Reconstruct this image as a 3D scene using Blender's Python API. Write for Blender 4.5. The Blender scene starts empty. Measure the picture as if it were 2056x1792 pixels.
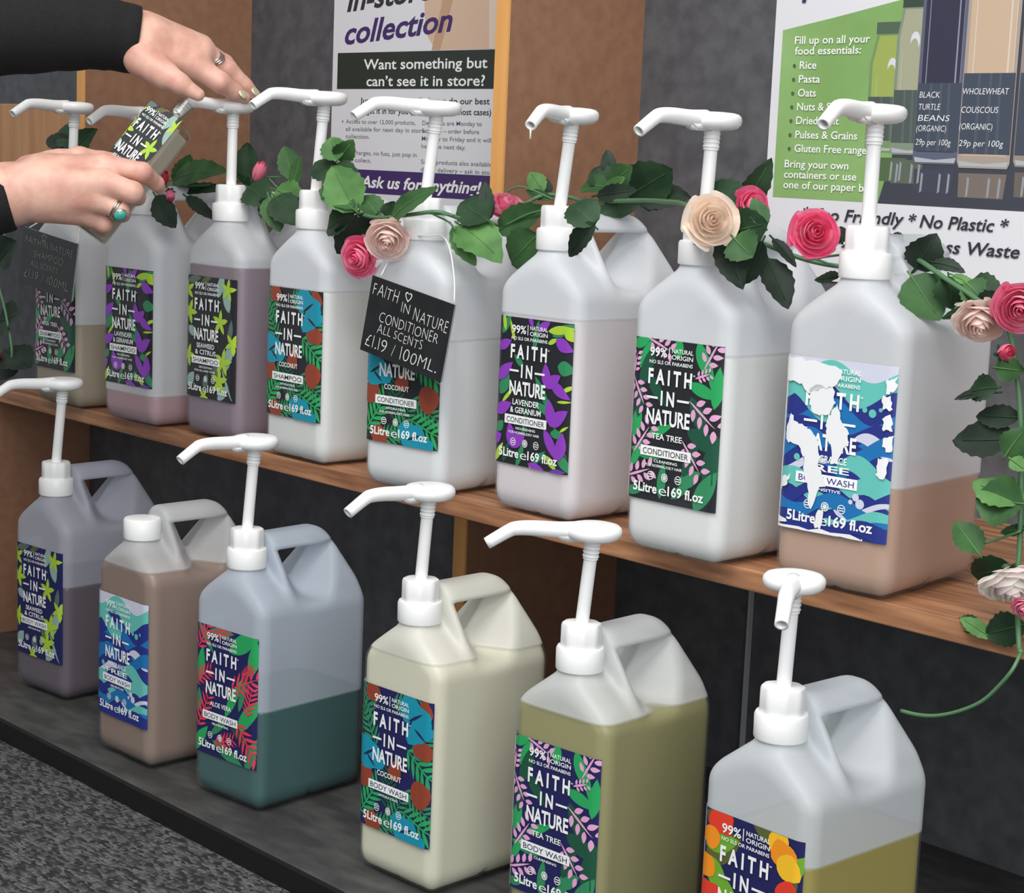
import bpy, bmesh, math, random
import numpy as np
from mathutils import Vector, Matrix

SC = bpy.context.scene
COL = SC.collection
PI = math.pi

LEAVES = [((-2.2734,1.475,0.7743),(-2.2457,1.475,0.8208),0.0238,1),((-2.2708,1.465,0.7852),(-2.1505,1.465,0.8073),0.0292,1),((-2.2657,1.47,0.7758),(-2.1631,1.47,0.7837),0.0209,0),((-2.2224,1.455,0.7635),(-2.1539,1.455,0.7376),
0.0137,3),((-2.1923,1.385,0.7648),(-2.1453,1.385,0.7248),0.0254,3),((-2.1049,1.475,0.7859),(-2.1045,1.475,0.8425),0.0267,0),((-2.0981,1.47,0.7965),(-2.107,1.47,0.7857),0.0212,0),((-1.9826,1.465,0.7951),(-2.0091,1.465,0.8408),
0.0218,1),((-1.9776,1.46,0.7876),(-1.9653,1.46,0.8265),0.0141,1),((-2.0004,1.45,0.7815),(-1.9464,1.45,0.7685),0.0308,2),((-2.0526,1.44,0.7831),(-2.0056,1.44,0.7658),0.0325,0),((-1.9897,1.43,0.7726),(-1.9634,1.43,0.7285),0.0242,
1),((-1.9837,1.435,0.773),(-1.9315,1.435,0.7402),0.0306,0),((-1.9991,1.44,0.7686),(-2.0245,1.44,0.7419),0.0167,0),((-1.8062,1.4,0.8229),(-1.8223,1.4,0.8527),0.0237,2),((-1.8127,1.405,0.824),(-1.7836,1.405,0.847),0.0204,1),
((-1.8081,1.395,0.8026),(-1.8491,1.395,0.8227),0.0249,0),((-1.817,1.4,0.8159),(-1.7628,1.4,0.8042),0.0193,0),((-1.7357,1.375,0.7642),(-1.7883,1.375,0.8193),0.0385,2),((-1.7355,1.372,0.7664),(-1.8081,1.372,0.7937),0.0209,1),
((-1.7128,1.392,0.7578),(-1.7475,1.392,0.7859),0.0231,1),((-1.742,1.38,0.7629),(-1.8089,1.38,0.7372),0.0276,0),((-1.7112,1.385,0.76),(-1.7892,1.385,0.7047),0.0351,3),((-1.6554,1.362,0.7561),(-1.5816,1.362,0.8001),0.0192,1),
((-1.6731,1.375,0.7596),(-1.6648,1.375,0.7793),0.0173,0),((-1.5498,1.42,0.763),(-1.5586,1.42,0.8085),0.0136,3),((-1.5318,1.405,0.7628),(-1.5863,1.405,0.7852),0.0311,0),((-1.5703,1.395,0.7566),(-1.5004,1.395,0.7245),0.0356,2),
((-1.5772,1.39,0.7551),(-1.538,1.39,0.7144),0.0178,2),((-1.5446,1.5,0.7967),(-1.5694,1.5,0.8211),0.0161,2),((-1.5424,1.505,0.7944),(-1.5454,1.505,0.8128),0.0099,3),((-1.518,1.49,0.7902),(-1.5684,1.49,0.7986),0.0086,1),((-1.5539,
1.44,0.7527),(-1.4834,1.44,0.7814),0.0257,1),((-1.4816,1.435,0.7518),(-1.53,1.435,0.7128),0.0346,1),((-1.324,1.362,0.768),(-1.3636,1.362,0.7913),0.0274,0),((-1.3216,1.36,0.7724),(-1.3626,1.36,0.7337),0.0164,3),((-1.4402,1.5,
0.8056),(-1.4874,1.5,0.8062),0.0203,1),((-1.4499,1.51,0.8078),(-1.4732,1.51,0.8285),0.0253,0),((-1.4586,1.52,0.8185),(-1.4632,1.52,0.8495),0.0133,3),((-1.437,1.5,0.808),(-1.4083,1.5,0.8308),0.0227,1),((-1.4417,1.49,0.7994),
(-1.4094,1.49,0.8194),0.0131,2),((-1.4434,1.485,0.7968),(-1.3869,1.485,0.8061),0.0143,3),((-1.4382,1.53,0.7967),(-1.3756,1.53,0.8273),0.0411,0),((-1.4412,1.54,0.7991),(-1.3575,1.54,0.8025),0.0255,3),((-1.4245,1.5,0.7943),
(-1.4182,1.5,0.7733),0.0345,0),((-1.1643,1.4,0.7959),(-1.2142,1.4,0.8161),0.0299,0),((-1.1828,1.425,0.7954),(-1.1484,1.425,0.8418),0.0191,0),((-1.1111,1.375,0.779),(-1.1292,1.375,0.807),0.0133,1),((-1.144,1.37,0.7731),(-1.1067,
1.37,0.7825),0.0285,0),((-1.1332,1.355,0.7678),(-1.1084,1.355,0.7508),0.0257,1),((-1.1588,1.365,0.7639),(-1.1255,1.365,0.7201),0.0202,3),((-1.1108,1.372,0.7658),(-1.1314,1.372,0.7221),0.0182,3),((-1.1634,1.37,0.7678),(-1.2023,
1.37,0.7707),0.0211,3),((-1.1278,1.4,0.7481),(-1.0954,1.4,0.7039),0.0228,3),((-1.1258,1.405,0.7675),(-1.0942,1.405,0.7436),0.0093,3),((-1.0682,1.44,0.7351),(-1.1013,1.44,0.7301),0.0092,3),((-1.0614,1.43,0.7672),(-1.0637,1.43,
0.7827),0.0125,3),((-1.0338,1.47,0.776),(-1.0195,1.47,0.7705),0.0088,3),((-0.991,1.45,0.7473),(-0.97,1.45,0.7795),0.0265,3),((-0.9732,1.45,0.754),(-0.9378,1.45,0.7495),0.0108,3),((-0.9847,1.435,0.741),(-0.9496,1.435,0.7047),
0.0332,1),((-0.9475,1.44,0.7436),(-0.9404,1.44,0.7137),0.0244,0),((-0.92,1.43,0.736),(-0.8829,1.43,0.7322),0.0217,0),((-0.9189,1.425,0.7399),(-0.8958,1.425,0.7224),0.0202,1),((-0.9366,1.43,0.7453),(-0.9089,1.43,0.7368),0.0068,
2),((-0.881,1.42,0.734),(-0.9029,1.42,0.7137),0.0154,3),((-0.906,1.42,0.7194),(-0.9415,1.42,0.7058),0.0067,0),((-0.8566,1.39,0.6541),(-0.8866,1.39,0.647),0.0182,0),((-0.8572,1.39,0.6496),(-0.9014,1.39,0.6408),0.0095,3),((-0.854,
1.38,0.6723),(-0.8267,1.38,0.6727),0.0163,1),((-0.8348,1.395,0.6303),(-0.8819,1.395,0.6269),0.0155,3),((-0.8359,1.39,0.6122),(-0.9023,1.39,0.604),0.025,3),((-0.8402,1.385,0.5971),(-0.8232,1.385,0.6238),0.0181,1),((-0.8321,1.38,
0.5961),(-0.8169,1.38,0.5888),0.0103,2),((-0.8192,1.385,0.5611),(-0.872,1.385,0.5725),0.0249,2),((-0.816,1.38,0.5595),(-0.8652,1.38,0.5567),0.0333,1),((-0.817,1.39,0.5364),(-0.844,1.39,0.5299),0.0086,1),((-0.8677,1.4,0.504),
(-0.8943,1.4,0.5306),0.0207,1),((-0.8456,1.42,0.4956),(-0.8885,1.42,0.4772),0.0256,0),((-0.8625,1.405,0.4374),(-0.8904,1.405,0.4386),0.0119,0),((-0.8474,1.4,0.4313),(-0.8829,1.4,0.444),0.0108,2),((-0.8129,1.395,0.4525),(-0.8535,
1.395,0.4337),0.0222,0),((-2.7972,1.47,0.6347),(-2.7494,1.47,0.6691),0.0424,3),((-2.7595,1.45,0.5368),(-2.7037,1.45,0.5584),0.0462,3),((-2.7234,1.44,0.4944),(-2.6475,1.44,0.4816),0.0437,3),((-2.7364,1.44,0.4679),(-2.6894,1.44,
0.4646),0.0376,3),((-2.5912,1.5,0.834),(-2.675,1.5,0.8504),0.0297,0),((-2.582,1.5,0.8287),(-2.723,1.5,0.8353),0.0203,3),((-2.6094,1.5,0.8219),(-2.5493,1.5,0.8539),0.0236,0),((-0.8166,1.38,0.667),(-0.798,1.38,0.6943),0.0253,1),
((-0.8086,1.38,0.6084),(-0.7848,1.38,0.6287),0.0253,0),((-0.8086,1.385,0.552),(-0.7818,1.385,0.5437),0.0255,1),((-0.8099,1.39,0.5077),(-0.7832,1.39,0.504),0.0236,0)]
STEMS = [(0.0024,[(-2.5941,1.5,0.8223),(-2.426,1.47,0.803),(-2.2951,1.44,0.781),(-2.2676,1.46,0.7775),(-2.2202,1.475,0.7796),(-2.1803,1.49,0.7828),(-2.1058,1.48,0.7907),(-2.0221,1.47,0.7781),(-1.9505,1.45,0.7741),(-1.8346,1.41,
0.7751),(-1.7505,1.385,0.7633),(-1.6886,1.372,0.7591),(-1.6171,1.365,0.7665),(-1.5819,1.372,0.7711),(-1.5704,1.4,0.7635),(-1.561,1.43,0.7614),(-1.5612,1.45,0.7559),(-1.5543,1.47,0.7764),(-1.5345,1.49,0.7936),(-1.5137,1.51,
0.7931),(-1.4673,1.5,0.7893),(-1.3665,1.47,0.7947),(-1.278,1.42,0.7962),(-1.2051,1.37,0.7941),(-1.1555,1.365,0.7696),(-1.1405,1.4,0.7633),(-1.1314,1.42,0.7566),(-1.1057,1.435,0.7476),(-1.0748,1.45,0.7433),(-1.0414,1.46,0.7455),
(-1.0193,1.46,0.7541),(-0.9902,1.45,0.7561),(-0.9429,1.43,0.7412),(-0.8974,1.41,0.7273),(-0.8532,1.39,0.7098),(-0.84,1.39,0.6725),(-0.8308,1.39,0.6262),(-0.8267,1.39,0.5834),(-0.8224,1.39,0.5273),(-0.8182,1.385,0.4847),(-0.8042,
1.372,0.4411),(-0.7974,1.365,0.4349)]),(0.0017,[(-0.7974,1.365,0.4349),(-0.7968,1.352,0.4218),(-0.8092,1.352,0.404),(-0.8239,1.352,0.3876),(-0.8451,1.352,0.3738),(-0.8672,1.352,0.3642),(-0.8867,1.352,0.3602),(-0.9041,1.352,
0.3595)]),(0.0012,[(-1.1403,1.41,0.7513),(-1.1299,1.41,0.7461),(-1.1236,1.41,0.7437)]),(0.0012,[(-1.1019,1.43,0.7479),(-1.0784,1.43,0.7528),(-1.0552,1.43,0.7566)]),(0.0012,[(-1.09,1.43,0.7496),(-1.0748,1.43,0.7458),(-1.0599,
1.43,0.7431)]),(0.0013,[(-1.0186,1.455,0.7542),(-0.9994,1.455,0.7591),(-0.9911,1.455,0.7583)]),(0.0013,[(-1.0173,1.455,0.7392),(-0.998,1.455,0.7425),(-0.9877,1.455,0.7516)]),(0.0012,[(-2.0442,1.465,0.7971),(-1.9936,1.465,
0.7988),(-1.9772,1.465,0.8013)]),(0.0012,[(-2.0245,1.455,0.7955),(-1.9959,1.455,0.7789)]),(0.0012,[(-1.5996,1.38,0.7675),(-1.5733,1.38,0.7604),(-1.56,1.38,0.7527)]),(0.0012,[(-1.6114,1.375,0.7686),(-1.5595,1.375,0.7683)]),
(0.0012,[(-1.5463,1.44,0.7566),(-1.5059,1.44,0.7727),(-1.4741,1.44,0.7797)]),(0.0012,[(-1.5879,1.47,0.7691),(-1.5764,1.47,0.7927),(-1.5558,1.47,0.8021),(-1.5306,1.47,0.7991),(-1.4974,1.47,0.7903)]),(0.0012,[(-0.854,1.385,
0.5178),(-0.8377,1.385,0.5251),(-0.8191,1.385,0.535)]),(0.0022,[(-2.5941,1.5,0.8223),(-2.725,1.53,0.7962),(-2.8227,1.52,0.7187),(-2.8204,1.475,0.6357),(-2.7392,1.45,0.552),(-2.7006,1.44,0.4869),(-2.7407,1.44,0.4581)])]
FLOWERS = [((-2.1996,1.4,0.7855),0.0165,'red_bud',(0.457,-0.062,0.887)),((-2.1654,1.392,0.7669),0.0116,'pink_bud',(0.704,-0.334,-0.627)),((-2.0628,1.465,0.8025),0.0169,'pink_bud',(0.454,0.163,0.876)),((-1.7026,1.352,0.711),
0.0223,'pink',(0.273,-0.95,-0.149)),((-1.6448,1.35,0.7342),0.0241,'blush',(0.596,-0.675,-0.435)),((-1.5572,1.455,0.783),0.023,'rose_pink',(0.471,-0.21,0.857)),((-1.1434,1.335,0.7838),0.0236,'cream',(0.802,-0.561,0.206)),
((-1.1532,1.41,0.7966),0.0195,'pink',(0.954,-0.153,0.258)),((-1.0627,1.39,0.7767),0.0219,'pink',(0.773,-0.6,0.205)),((-0.8665,1.37,0.7084),0.0214,'blush',(0.428,-0.637,-0.642)),((-0.8228,1.36,0.726),0.0208,'rose_pink',(0.452,
-0.855,-0.255)),((-0.8325,1.36,0.6882),0.013,'pink_bud',(0.768,-0.584,0.264)),((-0.8111,1.365,0.4879),0.0246,'white',(0.526,-0.307,-0.793)),((-0.7942,1.36,0.4738),0.011,'rose_pink',(0.343,-0.747,-0.57)),((-2.7159,1.42,0.4878),
0.0145,'pink_bud',(0.95,-0.182,0.254))]
CANS = {'u2': (-2.2509,1.3788,0.045),'u3': (-2.0762,1.4003,0.003),'u4': (-1.8783,1.3924,-0.011),'u5': (-1.6373,1.373,0.114),'u6': (-1.4418,1.397,0.002),'u7': (-1.207,1.3684,0.016),'u8': (-1.0193,1.3858,0.099),'l1': (-2.3581,
1.2991,0.081),'l2': (-2.0315,1.2398,0.023),'l3': (-1.8171,1.2562,0.087),'l4': (-1.4926,1.2588,0.036),'l5': (-1.2522,1.2685,0.062),'l6': (-0.9874,1.2572,-0.023),'u1': (-2.4596,1.38,0.0)}
HANDS = {'right_palm': [((-2.1508,1.2356,0.9741),0.03337,(-2.1309,1.2712,0.9739),0.03223),((-2.1309,1.2712,0.9739),0.03223,(-2.1086,1.3178,0.9655),0.03505),((-2.0992,1.3075,0.9545),0.02325,(-2.0688,1.3655,0.9389),0.01759),
((-2.1102,1.3142,0.9704),0.02724,(-2.0742,1.3781,0.9552),0.01831),((-2.1248,1.3232,0.9803),0.02611,(-2.0883,1.3873,0.9638),0.01645),((-2.087,1.2956,0.9421),0.02375,(-2.0594,1.3127,0.9216),0.01857)],'right_fingers': [[((-2.0706,
1.3636,0.9388),0.01759,(-2.0476,1.3904,0.9179),0.01371),((-2.0476,1.3904,0.9179),0.01371,(-2.0461,1.4116,0.9069),0.01116),((-2.0461,1.4116,0.9069),0.01051,(-2.044,1.4269,0.9),0.00791)],[((-2.0822,1.3803,0.9568),0.01705,(-2.0694,
1.4159,0.9371),0.01322),((-2.0694,1.4159,0.9371),0.01256,(-2.0626,1.4404,0.9164),0.00997),((-2.0626,1.4404,0.9164),0.00997,(-2.0578,1.4533,0.9053),0.00733)],[((-2.0987,1.3911,0.9642),0.01322,(-2.0936,1.4291,0.946),0.01068),
((-2.0936,1.4291,0.946),0.01068,(-2.0845,1.4523,0.9217),0.00873),((-2.0845,1.4523,0.9217),0.00873,(-2.0774,1.4598,0.9083),0.00672)],[((-2.1166,1.395,0.9674),0.0113,(-2.1186,1.4365,0.9454),0.00876),((-2.1186,1.4365,0.9454),
0.00876,(-2.1095,1.4551,0.92),0.00744),((-2.1095,1.4551,0.92),0.00744,(-2.1031,1.4591,0.9082),0.00609)]],'right_thumb': [((-2.0655,1.3076,0.9276),0.01857,(-2.0362,1.3203,0.9119),0.01403),((-2.0362,1.3203,0.9119),0.01275,(-2.022,
1.3398,0.8992),0.00831)],'left_palm': [((-2.1367,1.0365,0.741),0.03794,(-2.1041,1.1127,0.7637),0.03836),((-2.1041,1.1127,0.7637),0.03836,(-2.0803,1.1474,0.7739),0.0372),((-2.0853,1.1536,0.7923),0.02486,(-2.0263,1.2031,0.8016),
0.01732),((-2.0697,1.145,0.7792),0.02716,(-2.0045,1.1924,0.7826),0.0184),((-2.0678,1.144,0.7657),0.02593,(-2.0096,1.19,0.7628),0.01721),((-2.071,1.1457,0.7558),0.02351,(-2.0289,1.1876,0.7448),0.01547),((-2.1099,1.1499,0.7933),
0.02127,(-2.0948,1.1832,0.8052),0.01759)],'left_fingers': [[((-2.0229,1.2031,0.8054),0.01483,(-1.9888,1.2377,0.7994),0.01174),((-1.9888,1.2377,0.7994),0.01174,(-1.9994,1.2646,0.7856),0.00938),((-1.9994,1.2646,0.7856),0.00938,
(-2.0252,1.287,0.7776),0.00698)],[((-2.003,1.1943,0.7839),0.01594,(-1.9727,1.2138,0.7745),0.01345),((-1.9727,1.2138,0.7745),0.01345,(-2.0044,1.2405,0.7676),0.00996),((-2.0044,1.2405,0.7676),0.00996,(-2.0453,1.2557,0.7649),
0.0076)],[((-2.0079,1.1918,0.7629),0.01475,(-1.9893,1.2059,0.7518),0.01167),((-1.9893,1.2059,0.7518),0.01167,(-2.0186,1.228,0.7457),0.00936),((-2.0186,1.228,0.7457),0.00936,(-2.0534,1.2419,0.7417),0.00697)],[((-2.0271,1.1893,
0.7437),0.01361,(-2.018,1.2008,0.7332),0.01053),((-2.018,1.2008,0.7332),0.01053,(-2.0424,1.2132,0.7258),0.00878),((-2.0424,1.2132,0.7258),0.00878,(-2.0659,1.2179,0.7258),0.00632)]],'left_thumb': [((-2.1011,1.1762,0.8036),
0.01696,(-2.0924,1.2099,0.8148),0.01201),((-2.0924,1.2099,0.8148),0.01201,(-2.0904,1.2411,0.8134),0.00893),((-2.0904,1.2411,0.8134),0.00893,(-2.0833,1.2564,0.8153),0.00639)]}
AUX = {'right_ring': ((-2.0715,1.3982,0.9469),(-2.0691,1.4029,0.9433)),'right_ring_r': 0.0145,'nail_index': ((-2.0357,1.4147,0.9045),(-2.0341,1.4184,0.9009)),'nail_middle': ((-2.0482,1.4424,0.91),(-2.0463,1.4477,0.905)),
'left_ring': ((-1.9931,1.2026,0.7546),(-1.9893,1.2059,0.7518)),'left_ring_r': 0.0132,'left_stone': (-1.9616,1.1899,0.7468),'right_sleeve': [((-2.1152,1.3039,0.9671),0.044),((-2.1357,1.2631,0.9733),0.047),((-2.168,1.2025,0.9732),
0.0537),((-2.2144,1.1229,0.9668),0.0596),((-2.2407,1.0488,0.9567),0.0625)],'left_sleeve': [((-2.1011,1.1151,0.7608),0.0409),((-2.1172,1.0859,0.7517),0.0444),((-2.1438,1.0269,0.7314),0.0502),((-2.1595,0.9766,0.7121),0.0546)],
'bottle': ((-2.0938,1.217,0.7217),(-2.0455,1.3358,0.8869)),'right': (0.6834712278670303,0.7288311589821327,0.04089281568558488),'up': (-0.13913496342987886,0.07507392115532795,0.9874236012541577),'fwd': (-0.7165951036877801,
0.6805652415890227,-0.15271676172435986),'sign_b': [(-1.6701,1.352,0.6934),(-1.5238,1.352,0.6708),(-1.5588,1.347,0.5891),(-1.7165,1.347,0.6102)],'cord_b': [(-1.5276,1.353,0.6726),(-1.5369,1.36,0.6984),(-1.5633,1.375,0.7301),
(-1.5959,1.39,0.7434),(-1.6158,1.38,0.7417),(-1.659,1.39,0.7398),(-1.6628,1.375,0.721),(-1.6575,1.353,0.6937)],'sign_a': [(-2.4957,1.352,0.7058),(-2.3396,1.352,0.6893),(-2.3795,1.347,0.6136),(-2.5383,1.347,0.6272)],
'cord_a': [(-2.3442,1.353,0.6904),(-2.3536,1.36,0.7027),(-2.3942,1.385,0.715),(-2.4124,1.375,0.7212),(-2.49,1.39,0.7175),(-2.5018,1.38,0.7131),(-2.4825,1.353,0.7058)],'cam_f': 3677.1807105023054}

# ------------------------------------------------------------------ camera, world, lights, exposure
cam = bpy.data.cameras.new('camera'); cam_o = bpy.data.objects.new('camera', cam); COL.objects.link(cam_o)
_r, _u, _f = (Vector(AUX[k]) for k in ('right', 'up', 'fwd'))
cam_o.matrix_world = Matrix(((_r.x, _u.x, -_f.x, 0), (_r.y, _u.y, -_f.y, 0), (_r.z, _u.z, -_f.z, .829), (0, 0, 0, 1)))
cam.sensor_width = 36; cam.lens = AUX['cam_f'] / 2056 * 36; cam.clip_start = .05
SC.camera = cam_o
wd = bpy.data.worlds.new('world'); SC.world = wd; wd.use_nodes = True
wd.node_tree.nodes['Background'].inputs[0].default_value = (.93, .96, 1, 1)
wd.node_tree.nodes['Background'].inputs[1].default_value = .40
def area(name, loc, target, sx, sy, power, col=(1, 1, 1)):
    l = bpy.data.lights.new(name, 'AREA'); l.shape = 'RECTANGLE'; l.size = sx; l.size_y = sy; l.energy = power; l.color = col
    o = bpy.data.objects.new(name, l); COL.objects.link(o); o.location = loc
    o.rotation_euler = (Vector(target) - Vector(loc)).to_track_quat('-Z', 'Y').to_euler(); return o
area('ceiling_light', (-.9, .1, 2.75), (-.9, .5, 0), 1.3, 1.3, 50, (1, .985, .96))
area('ceiling_light', (.9, -.6, 2.75), (.6, -.3, 0), 1.3, 1.3, 50, (1, .985, .96))
area('ceiling_light', (-2.7, -.3, 2.75), (-2.7, .2, 0), 1.2, 1.2, 11, (1, .985, .96))
area('shop_window_light', (1.9, -.9, 1.5), (-1.3, 1.5, .6), 2.2, 2.0, 62, (.93, .97, 1))
SC.view_settings.view_transform = 'Standard'; SC.view_settings.look = 'None'
SC.view_settings.exposure = .0; SC.view_settings.gamma = 1
SC.view_settings.use_curve_mapping = False
SC.cycles.max_bounces = 10; SC.cycles.transparent_max_bounces = 16
SC.cycles.sample_clamp_indirect = 6

# ------------------------------------------------------------------ materials
def lin(c):
    o = []
    for v in c[:3]:
        v = v / 255
        o.append(v / 12.92 if v <= .04045 else ((v + .055) / 1.055) ** 2.4)
    return (*o, 1)
MATS = {}
def mat(name, rgb, rough=.5, metal=0., spec=.5, trans=0., sss=0., coat=0.):
    if name in MATS: return MATS[name]
    m = bpy.data.materials.new(name); m.use_nodes = True
    b = m.node_tree.nodes['Principled BSDF']
    b.inputs['Base Color'].default_value = lin(rgb); b.inputs['Roughness'].default_value = rough
    b.inputs['Metallic'].default_value = metal; b.inputs['Specular IOR Level'].default_value = spec
    b.inputs['Coat Weight'].default_value = coat
    if sss:
        b.inputs['Subsurface Weight'].default_value = sss
        b.inputs['Subsurface Radius'].default_value = (1, .6, .5); b.inputs['Subsurface Scale'].default_value = .006
    MATS[name] = m; return m
def noise_mat(name, c1, c2, scale, rough=.6, stretch=(1, 1, 1), detail=4, bump=0., lo=.35, hi=.65, spec=.5, sss=0., bscale=None):
    m = mat(name, c1, rough, spec=spec, sss=sss); nt = m.node_tree; b = nt.nodes['Principled BSDF']
    tc = nt.nodes.new('ShaderNodeTexCoord'); mp = nt.nodes.new('ShaderNodeMapping'); mp.inputs['Scale'].default_value = stretch
    nz = nt.nodes.new('ShaderNodeTexNoise'); nz.inputs['Scale'].default_value = scale; nz.inputs['Detail'].default_value = detail
    cr = nt.nodes.new('ShaderNodeValToRGB'); cr.color_ramp.elements[0].position = lo; cr.color_ramp.elements[1].position = hi
    cr.color_ramp.elements[0].color = lin(c1); cr.color_ramp.elements[1].color = lin(c2)
    nt.links.new(tc.outputs['Object'], mp.inputs[0]); nt.links.new(mp.outputs[0], nz.inputs['Vector'])
    nt.links.new(nz.outputs['Fac'], cr.inputs[0]); nt.links.new(cr.outputs[0], b.inputs['Base Color'])
    if bump:
        bp = nt.nodes.new('ShaderNodeBump'); bp.inputs['Strength'].default_value = bump; bp.inputs['Distance'].default_value = .002
        src = nz
        if bscale:
            src = nt.nodes.new('ShaderNodeTexNoise'); src.inputs['Scale'].default_value = bscale
            nt.links.new(mp.outputs[0], src.inputs['Vector'])
        nt.links.new(src.outputs['Fac'], bp.inputs['Height']); nt.links.new(bp.outputs[0], b.inputs['Normal'])
    return m
M_white = mat('white_plastic', (247, 247, 246), .34)
M_wall = noise_mat('slate_laminate', (76, 77, 81), (92, 93, 97), 38, .55, bump=.05)
M_brown = noise_mat('brown_hardboard', (140, 100, 76), (150, 110, 84), 60, .6)
M_edge = noise_mat('light_wood_edge', (214, 152, 84), (228, 168, 98), 12, .5, (3, 3, .4))
M_shelf = noise_mat('shelf_wood', (134, 90, 62), (186, 134, 96), 9, .42, (.8, 9, 9), bump=.12)
M_board = noise_mat('oak_board', (176, 126, 84), (196, 146, 102), 7, .5, (6, 6, .5))
M_plinth = noise_mat('worn_grey_laminate', (60, 60, 59), (84, 84, 82), 14, .5, (1, 2.5, 1), bump=.04, lo=.4, hi=.7)
M_black = mat('black_trim', (16, 16, 17), .5)
M_paper = mat('poster_paper', (226, 227, 232), .3, coat=.25)
M_text_dark = mat('ink_charcoal', (52, 48, 58), .4)
M_text_grey = mat('ink_grey', (128, 128, 134), .4)
M_purple = mat('ink_purple', (66, 44, 104), .35)
M_dkgreen = mat('ink_bottle_green', (42, 52, 46), .35)
M_pgreen = noise_mat('poster_green', (124, 164, 94), (150, 188, 122), 5, .3)
M_ptext = mat('ink_white', (244, 246, 244), .35)
M_flesh = mat('print_beige', (214, 184, 160), .35)
M_steel = mat('silver', (205, 202, 196), .2, 1.)
M_turq = mat('turquoise', (70, 165, 150), .25)
M_nail = mat('nail_varnish', (214, 210, 180), .2, .35)
M_cloth = noise_mat('black_cloth', (16, 16, 17), (24, 24, 25), 300, .9, bump=.2)
M_trouser = mat('dark_trousers', (34, 35, 42), .9)
M_hair = noise_mat('brown_hair', (52, 36, 26), (86, 62, 44), 40, .55, (8, 8, .7))
M_skin = noise_mat('skin', (212, 156, 140), (232, 186, 166), 32, .5, detail=3, bump=.12, sss=.12, bscale=260)
M_chalkb = noise_mat('chalkboard_black', (30, 31, 33), (38, 39, 41), 30, .35)
M_chalk = mat('chalk', (222, 222, 218), .9)
M_cord = mat('white_cord', (232, 232, 230), .7)
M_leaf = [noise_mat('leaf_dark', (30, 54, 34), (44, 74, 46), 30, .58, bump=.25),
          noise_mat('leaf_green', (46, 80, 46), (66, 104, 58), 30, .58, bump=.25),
          noise_mat('leaf_lit', (70, 112, 58), (96, 140, 78), 30, .58, bump=.25),
          noise_mat('leaf_shade', (30, 42, 34), (44, 58, 46), 30, .58, bump=.25)]  # lightest and darkest greens paint lit and shaded leaves into the colour
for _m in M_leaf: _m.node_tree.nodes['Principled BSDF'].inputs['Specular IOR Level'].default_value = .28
M_stem = mat('stem_green', (82, 124, 84), .45)
M_calyx = mat('calyx_green', (48, 78, 52), .5)

def shell_mat(level, milk, tint):
    """frosted white plastic: milky where empty, clear where the liquid wets the wall"""
    m = bpy.data.materials.new('frosted_plastic'); m.use_nodes = True; nt = m.node_tree; nt.nodes.clear()
    N = lambda t: nt.nodes.new(t)
    out = N('ShaderNodeOutputMaterial'); tr = N('ShaderNodeBsdfTransparent'); tr.inputs[0].default_value = (.95, .96, .97, 1)
    p = N('ShaderNodeBsdfPrincipled'); p.inputs['Base Color'].default_value = lin(tint); p.inputs['Roughness'].default_value = .42
    tl = N('ShaderNodeBsdfTranslucent'); tl.inputs[0].default_value = lin((236, 240, 244))
    mx = N('ShaderNodeMixShader'); mx.inputs[0].default_value = .32
    nt.links.new(p.outputs[0], mx.inputs[1]); nt.links.new(tl.outputs[0], mx.inputs[2])
    tc = N('ShaderNodeTexCoord'); sp = N('ShaderNodeSeparateXYZ'); mr = N('ShaderNodeMapRange')
    nt.links.new(tc.outputs['Object'], sp.inputs[0]); nt.links.new(sp.outputs['Z'], mr.inputs['Value'])
    mr.inputs['From Min'].default_value = level - .0015; mr.inputs['From Max'].default_value = level + .0015
    mr.inputs['To Min'].default_value = .08; mr.inputs['To Max'].default_value = milk
    m2 = N('ShaderNodeMixShader')
    nt.links.new(mr.outputs[0], m2.inputs[0]); nt.links.new(tr.outputs[0], m2.inputs[1]); nt.links.new(mx.outputs[0], m2.inputs[2])
    nt.links.new(m2.outputs[0], out.inputs[0]); return m
def liquid_mat(name, rgb):
    m = mat(name, rgb, .35); nt = m.node_tree; b = nt.nodes['Principled BSDF']
    out = [n for n in nt.nodes if n.type == 'OUTPUT_MATERIAL'][0]
    tl = nt.nodes.new('ShaderNodeBsdfTranslucent'); tl.inputs[0].default_value = lin(rgb)
    mx = nt.nodes.new('ShaderNodeMixShader'); mx.inputs[0].default_value = .12
    nt.links.new(b.outputs[0], mx.inputs[1]); nt.links.new(tl.outputs[0], mx.inputs[2]); nt.links.new(mx.outputs[0], out.inputs[0])
    return m

# ------------------------------------------------------------------ object helpers
def link(o, parent=None):
    COL.objects.link(o)
    if parent is not None: o.parent = parent
    return o
def tag(o, label, cat, group=None):
    o['label'] = label; o['category'] = cat
    if group: o['group'] = group
    return o
def thing(name, label, cat, loc=(0, 0, 0), rz=0., group=None):
    o = bpy.data.objects.new(name, None); o.empty_display_size = .05; link(o)
    o.location = loc; o.rotation_euler = (0, 0, rz); return tag(o, label, cat, group)
def mesh_obj(name, verts, faces, mats, parent=None, smooth=True, fm=None):
    me = bpy.data.meshes.new(name); me.from_pydata([tuple(v) for v in verts], [], [tuple(f) for f in faces])
    for m in (mats if isinstance(mats, (list, tuple)) else [mats]): me.materials.append(m)
    if fm is not None: me.polygons.foreach_set('material_index', fm)
    if smooth: me.polygons.foreach_set('use_smooth', [True] * len(me.polygons))
    me.update(); return link(bpy.data.objects.new(name, me), parent)
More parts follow.
